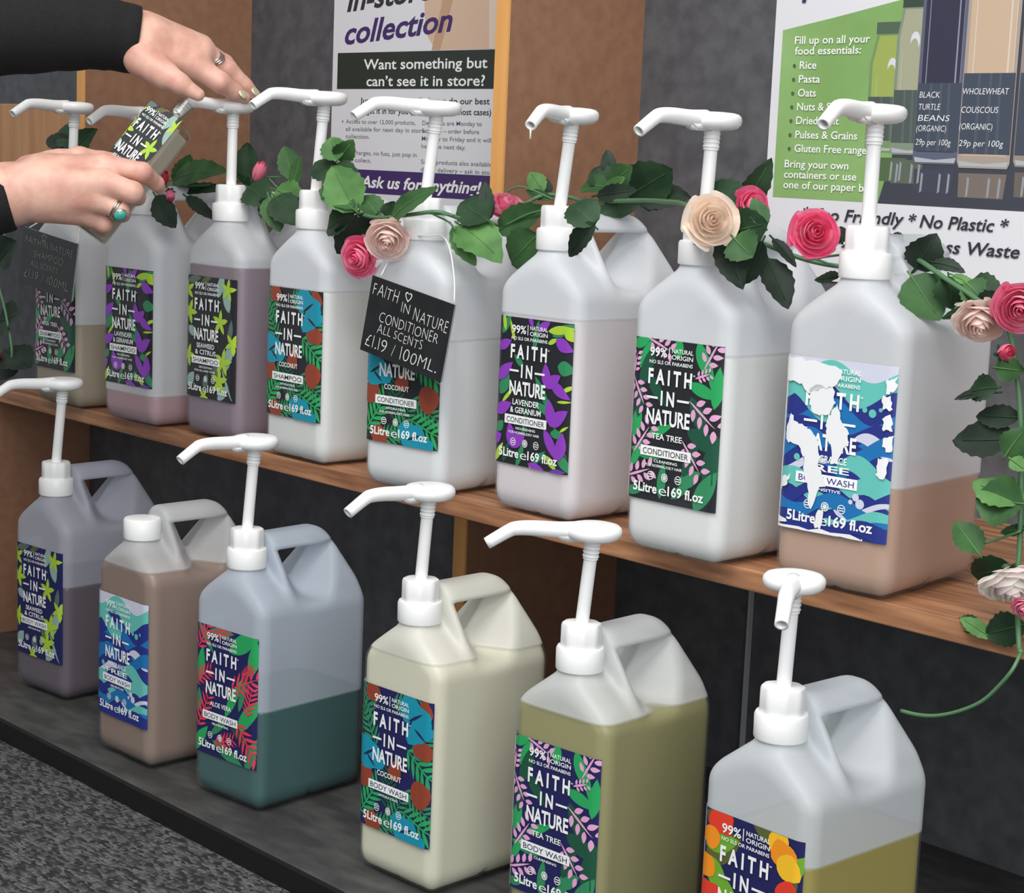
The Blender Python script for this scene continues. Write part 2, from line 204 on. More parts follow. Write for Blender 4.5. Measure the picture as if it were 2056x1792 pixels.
def bm_obj(name, bm, mats, parent=None, smooth=False):
    me = bpy.data.meshes.new(name); bm.normal_update(); bm.to_mesh(me); bm.free()
    for m in (mats if isinstance(mats, (list, tuple)) else [mats]): me.materials.append(m)
    if smooth: me.polygons.foreach_set('use_smooth', [True] * len(me.polygons))
    return link(bpy.data.objects.new(name, me), parent)
def box(name, a, b, m, parent=None, bevel=0., origin=None):
    bm = bmesh.new(); bmesh.ops.create_cube(bm, size=1)
    c = [(p + q) / 2 for p, q in zip(a, b)]; s = [q - p for p, q in zip(a, b)]
    for v in bm.verts: v.co = Vector((v.co.x * s[0] + c[0], v.co.y * s[1] + c[1], v.co.z * s[2] + c[2]))
    if bevel: bmesh.ops.bevel(bm, geom=bm.edges[:], offset=bevel, segments=3, affect='EDGES', profile=.6)
    return bm_obj(name, bm, m, parent)
def smooth_path(pts, sub=6):
    P = [np.array(p, float) for p in pts]; P = [2 * P[0] - P[1]] + P + [2 * P[-1] - P[-2]]; out = []
    for i in range(1, len(P) - 2):
        for k in range(sub):
            t = k / sub
            out.append(.5 * (2 * P[i] + (P[i + 1] - P[i - 1]) * t + (2 * P[i - 1] - 5 * P[i] + 4 * P[i + 1] - P[i + 2]) * t * t + (3 * P[i] - P[i - 1] - 3 * P[i + 1] + P[i + 2]) * t ** 3))
    out.append(P[-2]); return out
def tube_geo(pts, rad, seg=10, cap=True, flat=None):
    P = [Vector(p) for p in pts]; n = len(P); R = rad if isinstance(rad, (list, tuple)) else [rad] * n
    V = []; F = []; ref = None
    for i in range(n):
        t = (P[min(i + 1, n - 1)] - P[max(i - 1, 0)]).normalized()
        if ref is None: ref = t.orthogonal().normalized()
        ref = (ref - t * ref.dot(t)).normalized(); b = t.cross(ref)
        for k in range(seg):
            a = 2 * PI * k / seg
            V.append(P[i] + (ref * math.cos(a) + b * math.sin(a)) * R[i])
    for i in range(n - 1):
        for k in range(seg):
            F.append((i * seg + k, i * seg + (k + 1) % seg, (i + 1) * seg + (k + 1) % seg, (i + 1) * seg + k))
    if cap: F.append(tuple(range(seg))[::-1]); F.append(tuple((n - 1) * seg + k for k in range(seg)))
    return V, F
def tube(name, pts, rad, m, parent=None, seg=10, cap=True):
    V, F = tube_geo(pts, rad, seg, cap); return mesh_obj(name, V, F, m, parent)
def lathe_geo(prof, seg=40, sides=None):
    V = []; F = []; n = len(prof)
    for (r, z) in prof:
        for k in range(seg):
            a = 2 * PI * k / seg
            V.append((r * math.cos(a), r * math.sin(a), z))
    for i in range(n - 1):
        for k in range(seg): F.append((i * seg + k, i * seg + (k + 1) % seg, (i + 1) * seg + (k + 1) % seg, (i + 1) * seg + k))
    F.append(tuple(range(seg))[::-1]); F.append(tuple((n - 1) * seg + k for k in range(seg)))
    return V, F

# ------------------------------------------------------------------ implicit surfaces
def smin(a, b, k): h = np.clip(.5 + .5 * (b - a) / k, 0, 1); return b * (1 - h) + a * h - k * h * (1 - h)
def smax(a, b, k): return -smin(-a, -b, k)
def capsule(P, a, ra, b, rb):
    a = np.array(a); b = np.array(b); d = b - a; t = np.clip(((P - a) @ d) / (d @ d), 0, 1)
    return np.linalg.norm(P - a - t[:, None] * d, axis=1) - (ra + (rb - ra) * t)
def surface_nets(sdf, lo, hi, h, F=None, proj=3):
    lo = np.array(lo, float); n = np.ceil((np.array(hi) - lo) / h).astype(int) + 1
    if F is None:
        g = np.stack(np.meshgrid(*[lo[i] + h * np.arange(n[i]) for i in range(3)], indexing='ij'), -1).reshape(-1, 3)
        F = np.concatenate([sdf(c) for c in np.array_split(g, max(1, len(g) // 300000))]).reshape(n)
    ins = F < 0; m = n - 1; cnt = np.zeros(m, int); C = {}
    for o in np.ndindex(2, 2, 2):
        s = tuple(slice(o[i], o[i] + m[i]) for i in range(3)); C[o] = F[s]; cnt += ins[s]
    act = (cnt > 0) & (cnt < 8); idx = -np.ones(m, int); idx[act] = np.arange(act.sum())
    ijk = np.argwhere(act).astype(float); acc = np.zeros((len(ijk), 3)); w = np.zeros(len(ijk))
    for ax in range(3):
        for o in np.ndindex(2, 2, 2):
            if o[ax]: continue
            q = list(o); q[ax] = 1; fa = C[o][act]; fb = C[tuple(q)][act]; cr = (fa < 0) != (fb < 0)
            t = np.where(cr, fa / np.where(fa == fb, 1, fa - fb), 0); p = np.tile(np.array(o, float), (len(fa), 1)); p[:, ax] = t
            acc += p * cr[:, None]; w += cr
    V = lo + (ijk + acc / w[:, None]) * h; Q = []
    for ax in range(3):
        b_, c_ = (ax + 1) % 3, (ax + 2) % 3
        sa = [slice(1, -1)] * 3; sa[ax] = slice(0, -1); sb = list(sa); sb[ax] = slice(1, None)
        A = ins[tuple(sa)]; B = ins[tuple(sb)]; e = np.argwhere(A != B); flip = ~A[A != B]
        off = np.ones(3, int); off[ax] = 0; e = e + off
        def cell(db, dc):
            k = e.copy(); k[:, b_] += db; k[:, c_] += dc; return idx[k[:, 0], k[:, 1], k[:, 2]]
        q = np.stack([cell(-1, -1), cell(0, -1), cell(0, 0), cell(-1, 0)], 1)
        q[flip] = q[flip][:, ::-1]; Q.append(q)
    Q = np.concatenate(Q); Q = Q[(Q >= 0).all(1)]
    if sdf is not None:
        e = h * .15
        for _ in range(proj):
            d = sdf(V); G = np.stack([(sdf(V + e * np.eye(3)[i]) - sdf(V - e * np.eye(3)[i])) / (2 * e) for i in range(3)], 1)
            st = -d[:, None] * G / np.maximum((G * G).sum(1), .2)[:, None]; ln = np.linalg.norm(st, axis=1)
            V = V + st * np.minimum(1, .5 * h / np.maximum(ln, 1e-9))[:, None]
    return V, Q

# ------------------------------------------------------------------ text
_TC = {}
def text_geo(s, bold=0., shear=0., space=1.):
    k = (s, bold, shear, space)
    if k not in _TC:
        cu = bpy.data.curves.new('t', 'FONT'); cu.body = s; cu.offset = bold; cu.shear = shear; cu.space_character = space
        cu.resolution_u = 3; cu.fill_mode = 'FRONT'
        ob = bpy.data.objects.new('t', cu); me = ob.to_mesh()
        V = [(v.co.x, v.co.y) for v in me.vertices]; F = [tuple(p.vertices) for p in me.polygons]
        ob.to_mesh_clear(); bpy.data.objects.remove(ob); bpy.data.curves.remove(cu)
        _TC[k] = (V, F)
    return _TC[k]
CAP = .727
class Print:
    """flat artwork gathered as polygons in (x, y-up) with a layer height and a material"""
    def __init__(self): self.V = []; self.F = []; self.M = []; self.mats = []
    def mi(self, m):
        if m not in self.mats: self.mats.append(m)
        return self.mats.index(m)
    def poly(self, pts, m, z=0.):
        b = len(self.V); self.V += [(x, y, z) for x, y in pts]; self.F.append(tuple(range(b, b + len(pts)))); self.M.append(self.mi(m))
    def rect(self, x0, y0, x1, y1, m, z=0.): self.poly([(x0, y0), (x1, y0), (x1, y1), (x0, y1)], m, z)
    def disc(self, x, y, r, m, z=0., n=20, sx=1.): self.poly([(x + r * sx * math.cos(2 * PI * k / n), y + r * math.sin(2 * PI * k / n)) for k in range(n)], m, z)
    def text(self, s, x0, x1, yb, cap, m, z=0., bold=0., shear=0., rot=0., space=1.):
        V, F = text_geo(s, bold, shear, space)
        if not V: return
        a = min(v[0] for v in V); w = max(v[0] for v in V) - a; sx = (x1 - x0) / w; sy = cap / CAP; b = len(self.V); c, q = math.cos(rot), math.sin(rot)
        for x, y in V:
            X = (x - a) * sx; Y = y * sy; self.V.append((x0 + X * c - Y * q, yb + X * q + Y * c, z))
        k = self.mi(m)
        for f in F: self.F.append(tuple(i + b for i in f)); self.M.append(k)
    def build(self, name, fn, parent, clip=None, cuts=(), zmax=None):
        if zmax:
            h = max(v[2] for v in self.V) or 1; self.V = [(x, y, z * zmax / h) for x, y, z in self.V]
        bm = bmesh.new(); vs = [bm.verts.new(v) for v in self.V]
        for f, k in zip(self.F, self.M):
            try: fc = bm.faces.new([vs[i] for i in f]); fc.material_index = k
            except ValueError: pass
        bm.normal_update()
        for fc in bm.faces:
            if fc.normal.z < 0: fc.normal_flip()
        geo = lambda: bm.verts[:] + bm.edges[:] + bm.faces[:]
        if clip:
            x0, y0, x1, y1 = clip
            for co, no in (((x0, 0, 0), (-1, 0, 0)), ((x1, 0, 0), (1, 0, 0)), ((0, y0, 0), (0, -1, 0)), ((0, y1, 0), (0, 1, 0))):
                bmesh.ops.bisect_plane(bm, geom=geo(), plane_co=co, plane_no=no, clear_outer=True)
        for x in cuts: bmesh.ops.bisect_plane(bm, geom=geo(), plane_co=(x, 0, 0), plane_no=(1, 0, 0))
        for v in bm.verts: v.co = Vector(fn(v.co.x, v.co.y, v.co.z))
        return bm_obj(name, bm, self.mats, parent)

# ------------------------------------------------------------------ the setting and the shelving
SHZ, PLZ = .4396, .0284
def structure(o): o['kind'] = 'structure'; return o
# carpet
mc = bpy.data.materials.new('loop_carpet'); mc.use_nodes = True; nt = mc.node_tree; bs = nt.nodes['Principled BSDF']; bs.inputs['Roughness'].default_value = .95
tc = nt.nodes.new('ShaderNodeTexCoord'); mp = nt.nodes.new('ShaderNodeMapping'); mp.inputs['Scale'].default_value = (110, 240, 1)
vo = nt.nodes.new('ShaderNodeTexVoronoi'); vo.inputs['Scale'].default_value = 1; vo.inputs['Randomness'].default_value = .75
n2 = nt.nodes.new('ShaderNodeTexNoise'); n2.inputs['Scale'].default_value = 60; n2.inputs['Detail'].default_value = 3
cr = nt.nodes.new('ShaderNodeValToRGB'); E_ = cr.color_ramp.elements; E_[0].position = .32; E_[0].color = lin((34, 34, 36)); E_[1].position = .74; E_[1].color = lin((104, 104, 104))
m1 = nt.nodes.new('ShaderNodeMix'); m1.data_type = 'FLOAT'; m1.inputs[0].default_value = .5
bp = nt.nodes.new('ShaderNodeBump'); bp.inputs['Strength'].default_value = 1; bp.inputs['Distance'].default_value = .004; bp.invert = True
nt.links.new(tc.outputs['Object'], mp.inputs[0]); nt.links.new(mp.outputs[0], vo.inputs['Vector']); nt.links.new(tc.outputs['Object'], n2.inputs['Vector'])
sc_ = nt.nodes.new('ShaderNodeSeparateColor'); nt.links.new(vo.outputs['Color'], sc_.inputs[0])
nt.links.new(sc_.outputs[0], m1.inputs[2]); nt.links.new(n2.outputs['Fac'], m1.inputs[3]); nt.links.new(m1.outputs[0], cr.inputs[0])
nt.links.new(cr.outputs[0], bs.inputs['Base Color']); nt.links.new(vo.outputs['Distance'], bp.inputs['Height']); nt.links.new(bp.outputs[0], bs.inputs['Normal'])
structure(box('floor', (-5, -3, -.05), (3, 1.9, 0), mc))
structure(box('wall_back', (-5, 1.86, 0), (3, 1.92, 2.9), M_wall))
structure(box('trim_1', (-1.4875, 1.853, PLZ), (-1.4835, 1.8605, .4176), mat('grey_joint', (176, 178, 180), .5)))
t = thing('plinth', 'low dark grey plinth board the front row of jerrycans stands on', 'plinth', (-1.3, 1.2, 0))
box('top_board', (-2.1, .004, 0), (2.0, .66, PLZ), M_plinth, t, bevel=.0015); box('edge_strip', (-2.1, -.004, 0), (2.0, .0035, PLZ - .001), M_black, t)['label'] = 'black front edge'
tag(box('shelf_board', (-2.735, 1.403, SHZ - .022), (.35, 1.86, SHZ), M_shelf, bevel=.003), 'long worn brown wooden shelf board under the upper row of jerrycans', 'shelf')
def panel(name, label, x0, x1, y0, z0, z1):
    t = thing(name, label, 'panel', (x0, y0, z0))
    w = x1 - x0
    box('board', (0, .003, 0), (w, 1.86 - y0, z1 - z0), M_brown, t)
    box('edge_strip', (0, 0, 0), (w, .003, z1 - z0), M_edge, t)['label'] = 'lighter orange wood front edge'
panel('divider_panel', 'tall brown divider panel with orange front edge right of the collection poster', -1.757, -1.7335, 1.61, SHZ, 1.95)
panel('divider_panel', 'tall brown divider panel behind the hands and the pressed pump', -2.668, -2.647, 1.537, SHZ, 1.95)
panel('divider_panel', 'short brown divider panel under the shelf, behind the cream body wash jerrycan', -1.757, -1.7335, 1.57, PLZ, SHZ - .022)
panel('end_panel', 'brown end panel under the left end of the shelf', -2.735, -2.705, 1.385, PLZ, SHZ - .022)
tag(box('back_panel', (-2.704, 1.585, PLZ), (-1.758, 1.60, SHZ - .0225), M_wall), 'dark back panel under the left half of the shelf', 'panel')
tag(box('wooden_board', (-3.4, 1.62, .69), (-2.69, 1.64, .897), M_board, bevel=.002), 'upright oak coloured board at the far left behind the tea tree shampoo pump', 'board')  # cut off short: the dark wall below stands in for its shadowed part

# ------------------------------------------------------------------ posters
def wall_fn(y0):
    return lambda x, y, z: (x, y0 - z * .3, y)
def poster_root(name, label, x0, x1, z0, z1):
    t = thing(name, label, 'poster', (0, 0, 0)); box('paper', (x0, 1.8575, z0), (x1, 1.8595, z1), M_paper, t); return t
t = poster_root('collection_poster', 'white in-store collection poster with dark green and purple bands on the wall', -2.415, -1.93, .69, 1.21)
p = Print()
p.poly([(-2.19, 1.21), (-1.93, 1.21), (-1.93, .994), (-2.16, .994), (-2.185, 1.02), (-2.19, 1.06)], M_flesh, .0002)
p.poly([(-2.13, 1.21), (-2.10, 1.21), (-2.12, 1.08), (-2.15, .994), (-2.17, .994), (-2.15, 1.06)], mat('print_tan', (196, 158, 128), .35), .0004)
p.poly([(-2.05, 1.21), (-1.93, 1.21), (-1.93, .994), (-2.04, .994)], mat('print_cream', (224, 206, 190), .35), .0004)
p.build('printed_picture', wall_fn(1.8573), t)
p = Print()
p.rect(-2.402, .936, -1.93, .993, M_dkgreen, .0002); p.build('green_band', wall_fn(1.8572), t)
p = Print(); p.rect(-2.402, .772, -1.93, .809, M_purple, .0002); p.build('purple_band', wall_fn(1.8572), t)
p = Print(); Z = .0008
p.text('In-store', -2.381, -2.17, 1.058, .036, M_text_dark, Z, .022, .28, .06)
p.text('collection', -2.384, -2.122, 1.0065, .036, M_purple, Z, .022, .28, .06)
p.text('Want something but', -2.334, -2.042, .9665, .0165, M_ptext, Z, .013)
p.text("can’t see it in store?", -2.326, -2.046, .9405, .0165, M_ptext, Z, .013)
p.text('Just ask and we will always do our best', -2.341, -2.034, .9135, .0095, M_text_dark, Z, .01)
p.text('to get it in for you (within 24hrs in most cases)', -2.343, -2.03, .8975, .0095, M_text_dark, Z, .01)
for i, s in enumerate(('Access to over 12,000 products,', 'all available for next day in store', 'collection.', '', 'No charges, no fuss, just pop in', 'and collect.')):
    if s: p.text(s, -2.376, -2.376 + .0056 * len(s), .8815 - .0118 * i - (.002 if i > 3 else 0), .0068, M_text_grey, Z, .004)
for i, s in enumerate(('Deliveries are Monday to', 'Saturday – order before', 'Monday to Friday and it will be', 'here the next day.', '', 'Some products also available for', 'direct delivery – ask in store')):
    if s: p.text(s, -2.186, -2.186 + .0057 * len(s), .8815 - .0118 * i, .0068, M_text_grey, Z, .004)
for zz in (.8845, .8345): p.disc(-2.3845, zz, .0018, M_text_grey, Z)
p.text('Ask us for anything!', -2.334, -2.045, .7815, .0185, M_ptext, Z, .024, .25)
p.text('WE ARE OPEN SEVEN DAYS A WEEK', -2.282, -2.075, .7535, .0075, M_text_dark, Z, .01)
p.build('lettering', wall_fn(1.8573), t)

t = poster_root('refill_poster', 'white and green refill poster with food jars at the right of the wall', -1.505, -.93, .70, 1.26)
p = Print()
p.poly([(-1.492, .80), (-.93, .798), (-.93, 1.10), (-1.20, 1.062), (-1.313, 1.040), (-1.41, 1.022), (-1.492, 1.008)], M_pgreen, .0002)
p.build('green_panel', wall_fn(1.8573), t)
p = Print(); J = lambda n, c: mat('print_' + n, c, .3)
p.poly([(-1.33, .799), (-.93, .798), (-.93, 1.2), (-1.26, 1.1), (-1.285, .95), (-1.31, .87)], J('dark_shelf', (66, 70, 80)), .0004)
def jar(x0, x1, z0, z1, neck, fill, glass, label, zl, lay, lid=None):
    m = (x0 + x1) / 2; w = (x1 - x0) / 2; sh = z1 - .035
    body = [(x0 + .003, z0), (x1 - .003, z0), (x1, z0 + .006), (x1, sh), (m + w * neck, z1), (m - w * neck, z1), (x0, sh), (x0, z0 + .006)]
    p.poly(body, J(glass[0], glass[1]), lay)
    p.poly([(x0 + .005, z0 + .014), (x1 - .005, z0 + .014), (x1 - .004, sh), (m + w * neck * .85, z1 - .002), (m - w * neck * .85, z1 - .002), (x0 + .004, sh)], J(fill[0], fill[1]), lay + .0002)
    for dx, ww in ((.16, .05), (.80, .09), (.92, .03)):
        xx = x0 + dx * 2 * w; p.poly([(xx, z0 + .02), (xx + ww * w, z0 + .02), (xx + ww * w * .8, sh - .02), (xx + ww * w * .3, sh - .01)], J(glass[0] + '_shine', tuple(min(255, c + 46) for c in glass[1])), lay + .0003)
    p.disc(m, sh - .004, .011, J('glint', (216, 218, 224)), lay + .0004, sx=.6)
    p.disc(m - .001, sh - .010, .009, J(fill[0], fill[1]), lay + .00045, sx=.62)
    p.rect(x0 + .001, zl[0], x1 - .001, zl[1], J(label[0], label[1]), lay + .0005)
    for k in (.30, .52, .7): p.poly([(x0 + k * 2 * w, zl[0]), (x0 + k * 2 * w + .004, zl[0]), (x0 + k * 2 * w + .002, zl[1]), (x0 + k * 2 * w - .001, zl[1])], J(label[0] + '_shine', tuple(c + 12 for c in label[1])), lay + .00055)
    p.poly([(x0 + .004, z0 + .002), (x1 - .004, z0 + .002), (x1 - .002, z0 + .008), (m, z0 + .005), (x0 + .002, z0 + .008)], J('glass_base', (178, 182, 186)), lay + .0006)
    p.poly([(x0 + .004, z0 - .034), (x1 - .006, z0 - .034), (x1 - .003, z0 - .006), (x0 + .003, z0 - .006)], J(glass[0] + '_reflection', tuple(int(c * .72) for c in glass[1])), .0006 + lay * .04)
    for q in (.2, .6, .8): p.poly([(x0 + q * 2 * w, z0 - .034), (x0 + q * 2 * w + .003, z0 - .032), (x0 + q * 2 * w + .004, z0 - .012), (x0 + q * 2 * w + .001, z0 - .01)], J('glint_dim', (150, 154, 160)), .0008 + lay * .04)
    if lid: p.rect(m - w * .8, z1, m + w * .8, z1 + .014, J(lid[0], lid[1]), lay + .0002)
jar(-1.355, -1.29, .860, 1.0, .75, ('jar_pasta', (158, 174, 92)), ('glass_green', (118, 150, 100)), ('jar_label_dim', (80, 92, 88)), (.874, .926), .0008, ('lid', (84, 104, 84)))
jar(-1.318, -1.266, .858, 1.03, .75, ('jar_grain', (166, 168, 142)), ('glass_grey', (130, 146, 128)), ('jar_label_dim', (80, 92, 88)), (.872, .934), .0016, ('lid_dark', (62, 76, 66)))
jar(-1.284, -1.222, .848, 1.15, .5, ('jar_beans', (56, 56, 74)), ('glass_blue', (96, 100, 122)), ('jar_label', (70, 78, 92)), (.863, .942), .0024)
jar(-1.222, -1.152, .845, 1.13, .55, ('jar_couscous', (200, 176, 150)), ('glass_warm', (170, 156, 146)), ('jar_label', (70, 78, 92)), (.861, .953), .0032)
jar(-1.148, -1.085, .848, 1.15, .55, ('jar_lentil', (178, 150, 126)), ('glass_brown', (150, 138, 132)), ('jar_label', (70, 78, 92)), (.861, .953), .0024)
p.build('printed_picture', wall_fn(1.8573), t)
p = Print(); Z = .0044
p.text('p', -1.464, -1.44, 1.0525, .034, M_purple, Z, .022, .2)
p.text('Fill up on all your', -1.471, -1.357, .9905, .0098, M_ptext, Z, .012)
p.text('food essentials:', -1.470, -1.369, .9775, .0098, M_ptext, Z, .012)
for s, w, z in (('Rice', .026, .960), ('Pasta', .033, .943), ('Oats', .028, .926), ('Nuts & Seeds', .079, .909), ('Dried Fruit', .066, .892), ('Pulses & Grains', .095, .8745), ('Gluten Free range', .110, .8575)):
    p.text(s, -1.461, -1.461 + w, z, .0098, M_ptext, Z, .012); p.disc(-1.4695, z + .004, .0022, mat('ink_leaf', (74, 104, 66), .4), Z)
p.text('Bring your own', -1.475, -1.376, .838, .0098, M_ptext, Z, .012)
p.text('containers or use', -1.475, -1.363, .825, .0098, M_ptext, Z, .012)
p.text('one of our paper bags', -1.475, -1.331, .812, .0098, M_ptext, Z, .012)
p.text('* Eco Friendly', -1.442, -1.289, .7745, .0155, M_text_dark, Z, .014, .22)
p.text('* No Plastic *', -1.283, -1.146, .7735, .0155, M_text_dark, Z, .014, .22)
p.text('* Recycling', -1.463, -1.283, .748, .0155, M_text_dark, Z, .014, .22)
p.text('* Less Waste *', -1.272, -1.108, .7455, .0155, M_text_dark, Z, .014, .22)
for s, a, b, z in (('BLACK', -1.280, -1.252, .925), ('TURTLE', -1.280, -1.250, .911), ('BEANS', -1.280, -1.236, .898), ('(ORGANIC)', -1.281, -1.240, .886), ('29p per 100g', -1.281, -1.232, .870),
                   ('WHOLEWHEAT', -1.221, -1.160, .929), ('COUSCOUS', -1.221, -1.172, .908), ('(ORGANIC)', -1.222, -1.178, .889), ('29p per 100g', -1.221, -1.162, .870)):
    p.text(s, a, b, z, .0075, M_ptext, Z, -.008, .12)
p.build('lettering', wall_fn(1.8573), t)

# ------------------------------------------------------------------ jerrycan body
CW, CD, CR = .065, .0895, .017          # half width, half depth, corner radius
NX, NY = 0., .030                       # neck axis
def can_sdf(P):
    x, y, z = np.abs(P[:, 0]), P[:, 1], P[:, 2]
    qx = x - (CW - CR); qy = np.abs(y - CD) - (CD - CR)
    wall = np.hypot(np.maximum(qx, 0), np.maximum(qy, 0)) + np.minimum(np.maximum(qx, qy), 0) - CR
    rr = np.hypot(x, y - NY)
    dome = (z - (.2935 - .80 * np.maximum(rr - .021, 0))) / 1.28
    side = (x - .0645) * .862 + (z - .256) * .507
    back = (y - .179) * .93 + (z - .254) * .367
    ridge = smax(side, smax(back, smax(z - .3375, .050 - y, .01), .016), .012)
    # V-shaped hand hole under the handle, flaring out to both sides
    zz = .3175 - z
    hole = smax(smax((.076 + .50 * zz - y - .75 * x) / 1.3, (y - .136 + .85 * zz - .55 * x) / 1.4, .010), -zz, .004)
    ridge = smax(ridge, -hole, .006)
    roof = smin(smin(dome, ridge, .012), z - .254, .012)
    d = smax(wall, roof, .014)
    neck = np.maximum(rr - .0212, np.abs(z - .29) - .018); d = smin(d, neck, .006)
    d = smax(d, -z, .026)
    foot = np.hypot(x * .55, (y - CD) * 5.) / 1.5 - .024 + z; foot2 = np.hypot(x * 4.5, (y - CD) * .4) / 1.5 - .016 + z
    d = smax(d, -np.minimum(foot, foot2) * .8, .012)
    return d
_lo, _hi, _h = (-.075, -.010, -.009), (.075, .190, .346), .0028
V0, Q0 = surface_nets(can_sdf, _lo, _hi, _h)
me0 = bpy.data.meshes.new('tmp'); me0.from_pydata(V0.tolist(), [], Q0.tolist()); me0.update()
nrm = np.zeros(len(V0) * 3); me0.vertex_normals.foreach_get('vector', nrm); nrm = nrm.reshape(-1, 3); bpy.data.meshes.remove(me0)
cen = V0[Q0].mean(1)
is_h = (cen[:, 2] > .3175) & (cen[:, 1] > .048) & (np.abs(cen[:, 0]) < .03)
def sub_mesh(name, sel):
    q = Q0[sel]; u, inv = np.unique(q, return_inverse=True); q = inv.reshape(q.shape)
    me = bpy.data.meshes.new(name); me.from_pydata(V0[u].tolist(), [], q.tolist())
    me.polygons.foreach_set('use_smooth', [True] * len(q)); me.materials.append(None); me.update()
    me.normals_split_custom_set_from_vertices([tuple(v) for v in nrm[u]]); return me
ME_BODY = sub_mesh('body', ~is_h); ME_HANDLE = sub_mesh('handle', is_h)
_hl = .004
_n = np.ceil((np.array(_hi) - np.array(_lo)) / _hl).astype(int) + 1
_g = np.stack(np.meshgrid(*[_lo[i] + _hl * np.arange(_n[i]) for i in range(3)], indexing='ij'), -1).reshape(-1, 3)
F_LIQ = can_sdf(_g)
def liquid_mesh(level):
    s = lambda P: np.maximum(can_sdf(P) + .0018, P[:, 2] - level)
    F = np.maximum(F_LIQ + .0018, _g[:, 2] - level).reshape(_n)
    return surface_nets(s, _lo, _hi, _hl, F=F, proj=3)

# ------------------------------------------------------------------ label artwork
LW, LH, LZ = .1155, .165, .0562
def lab_fn(x, y, z):
    X = (x / .7 - .5) * LW; Zc = LZ + LH * (1 - y); fl = CW - CR; a = abs(X) - fl; off = .0007 + z
    if a > 0:
        s = 1 if X > 0 else -1; yy = CR - math.sqrt(max(CR * CR - a * a, 0)); nx, ny = s * a / CR, -math.sqrt(max(1 - (a / CR) ** 2, 0))
    else: yy, nx, ny = 0., 0., -1.
    return (X + nx * off, yy + ny * off, Zc)
CUTS = [.35 + s * k for s in (-1, 1) for k in (.262, .275, .288, .301, .314, .327, .339)]
K = {n: mat('label_' + n, c, .38) for n, c in dict(charcoal=(36, 39, 43), navy=(34, 36, 88), purple=(142, 62, 188), violet=(110, 60, 170), green=(52, 138, 92), deep=(30, 84, 62),
     bright=(42, 164, 92), lime=(172, 208, 62), sage=(148, 178, 170), greyleaf=(92, 112, 104), cyan=(24, 146, 172), sky=(100, 190, 180), blue=(30, 112, 176), royal=(38, 50, 130), pale=(206, 208, 224),
     brown=(146, 66, 46), pink=(226, 168, 206), coral=(222, 66, 88), red=(226, 62, 44), orange=(240, 146, 32), yellow=(244, 190, 44), olive=(92, 98, 52), leafy=(110, 170, 48), grey=(150, 152, 156), white=(240, 240, 240)).items()}
class Art(Print):
    z = 0.
    def nx(self): self.z += .000022; return self.z
    def leaf(self, x, y, L, W, ang, c, n=9):
        ca, sa = math.cos(math.radians(ang)), math.sin(math.radians(ang)); up = []; dn = []
        for i in range(n + 1):
            t = i / n; w = W * .5 * math.sin(PI * t ** .85) ** .9; X = (t - .5) * L
            up.append((x + X * ca - w * sa, y - X * sa - w * ca)); dn.append((x + X * ca + w * sa, y - X * sa + w * ca))
        self.poly(up + dn[1:-1][::-1], K[c], self.nx())
    def star(self, x, y, R, c, rot=0):
        for k in range(5): a = rot + 72 * k; self.leaf(x + .5 * R * math.cos(math.radians(a)), y - .5 * R * math.sin(math.radians(a)), R, R * .42, a, c)
    def heart(self, x, y, s, rot, c):
        for d in (-32, 32):
            a = rot + d; self.leaf(x + .4 * s * math.cos(math.radians(a)), y - .4 * s * math.sin(math.radians(a)), s, s * .5, a, c)
    def sprig(self, x, y, L, ang, c, n=4, stem='pink'):
        ca, sa = math.cos(math.radians(ang)), math.sin(math.radians(ang)); self.leaf(x, y, L, .016, ang, stem)
        for k in range(n):
            t = (k + .6) / n - .45
            for d in (-1, 1):
                a = ang + d * 58; X, Y = x + t * L * ca, y - t * L * sa; q = L * .3
                self.leaf(X + .75 * q * math.cos(math.radians(a)), Y - .75 * q * math.sin(math.radians(a)), q, q * .5, a, c)
    def fern(self, x, y, L, ang, c, n=7, ln=.42):
        ca, sa = math.cos(math.radians(ang)), math.sin(math.radians(ang)); self.leaf(x, y, L, .014, ang, c)
        for k in range(n):
            t = (k + .5) / n - .5; q = L * ln * (1 - .5 * abs(t + .1))
            for d in (-1, 1):
                a = ang + d * 48; X, Y = x + t * L * ca, y - t * L * sa
                self.leaf(X + .5 * q * math.cos(math.radians(a)), Y - .5 * q * math.sin(math.radians(a)), q, q * .2, a, c)
    def blob(self, x, y, r, c, seed=1, sx=1.):
        rn = random.Random(seed); f = [rn.uniform(.8, 1.2) for _ in range(9)]
        self.poly([(x + r * sx * (.5 * f[k // 2 % 9] + .5 * f[(k + 1) // 2 % 9]) * math.cos(2 * PI * k / 18), y + r * (.5 * f[k // 2 % 9] + .5 * f[(k + 1) // 2 % 9]) * math.sin(2 * PI * k / 18)) for k in range(18)], K[c], self.nx())
    def wave(self, y, th, amp, ph, c, x0=-.02, x1=.72, fr=1.35):
        n = 22; up = []; dn = []
        for i in range(n + 1):
            x = x0 + (x1 - x0) * i / n; t = i / n; e = math.sin(PI * t) ** .5 if (x0 > 0 or x1 < .7) else 1
            amp_ = amp * 1.5; b = y + amp_ * math.sin(2 * PI * fr * x / .7 + ph); up.append((x, b - th * e * .5)); dn.append((x, b + th * e * (.5 + .25 * math.sin(2 * PI * fr * x / .7 + ph + 1.2))))
        self.poly(up + dn[::-1], K[c], self.nx())
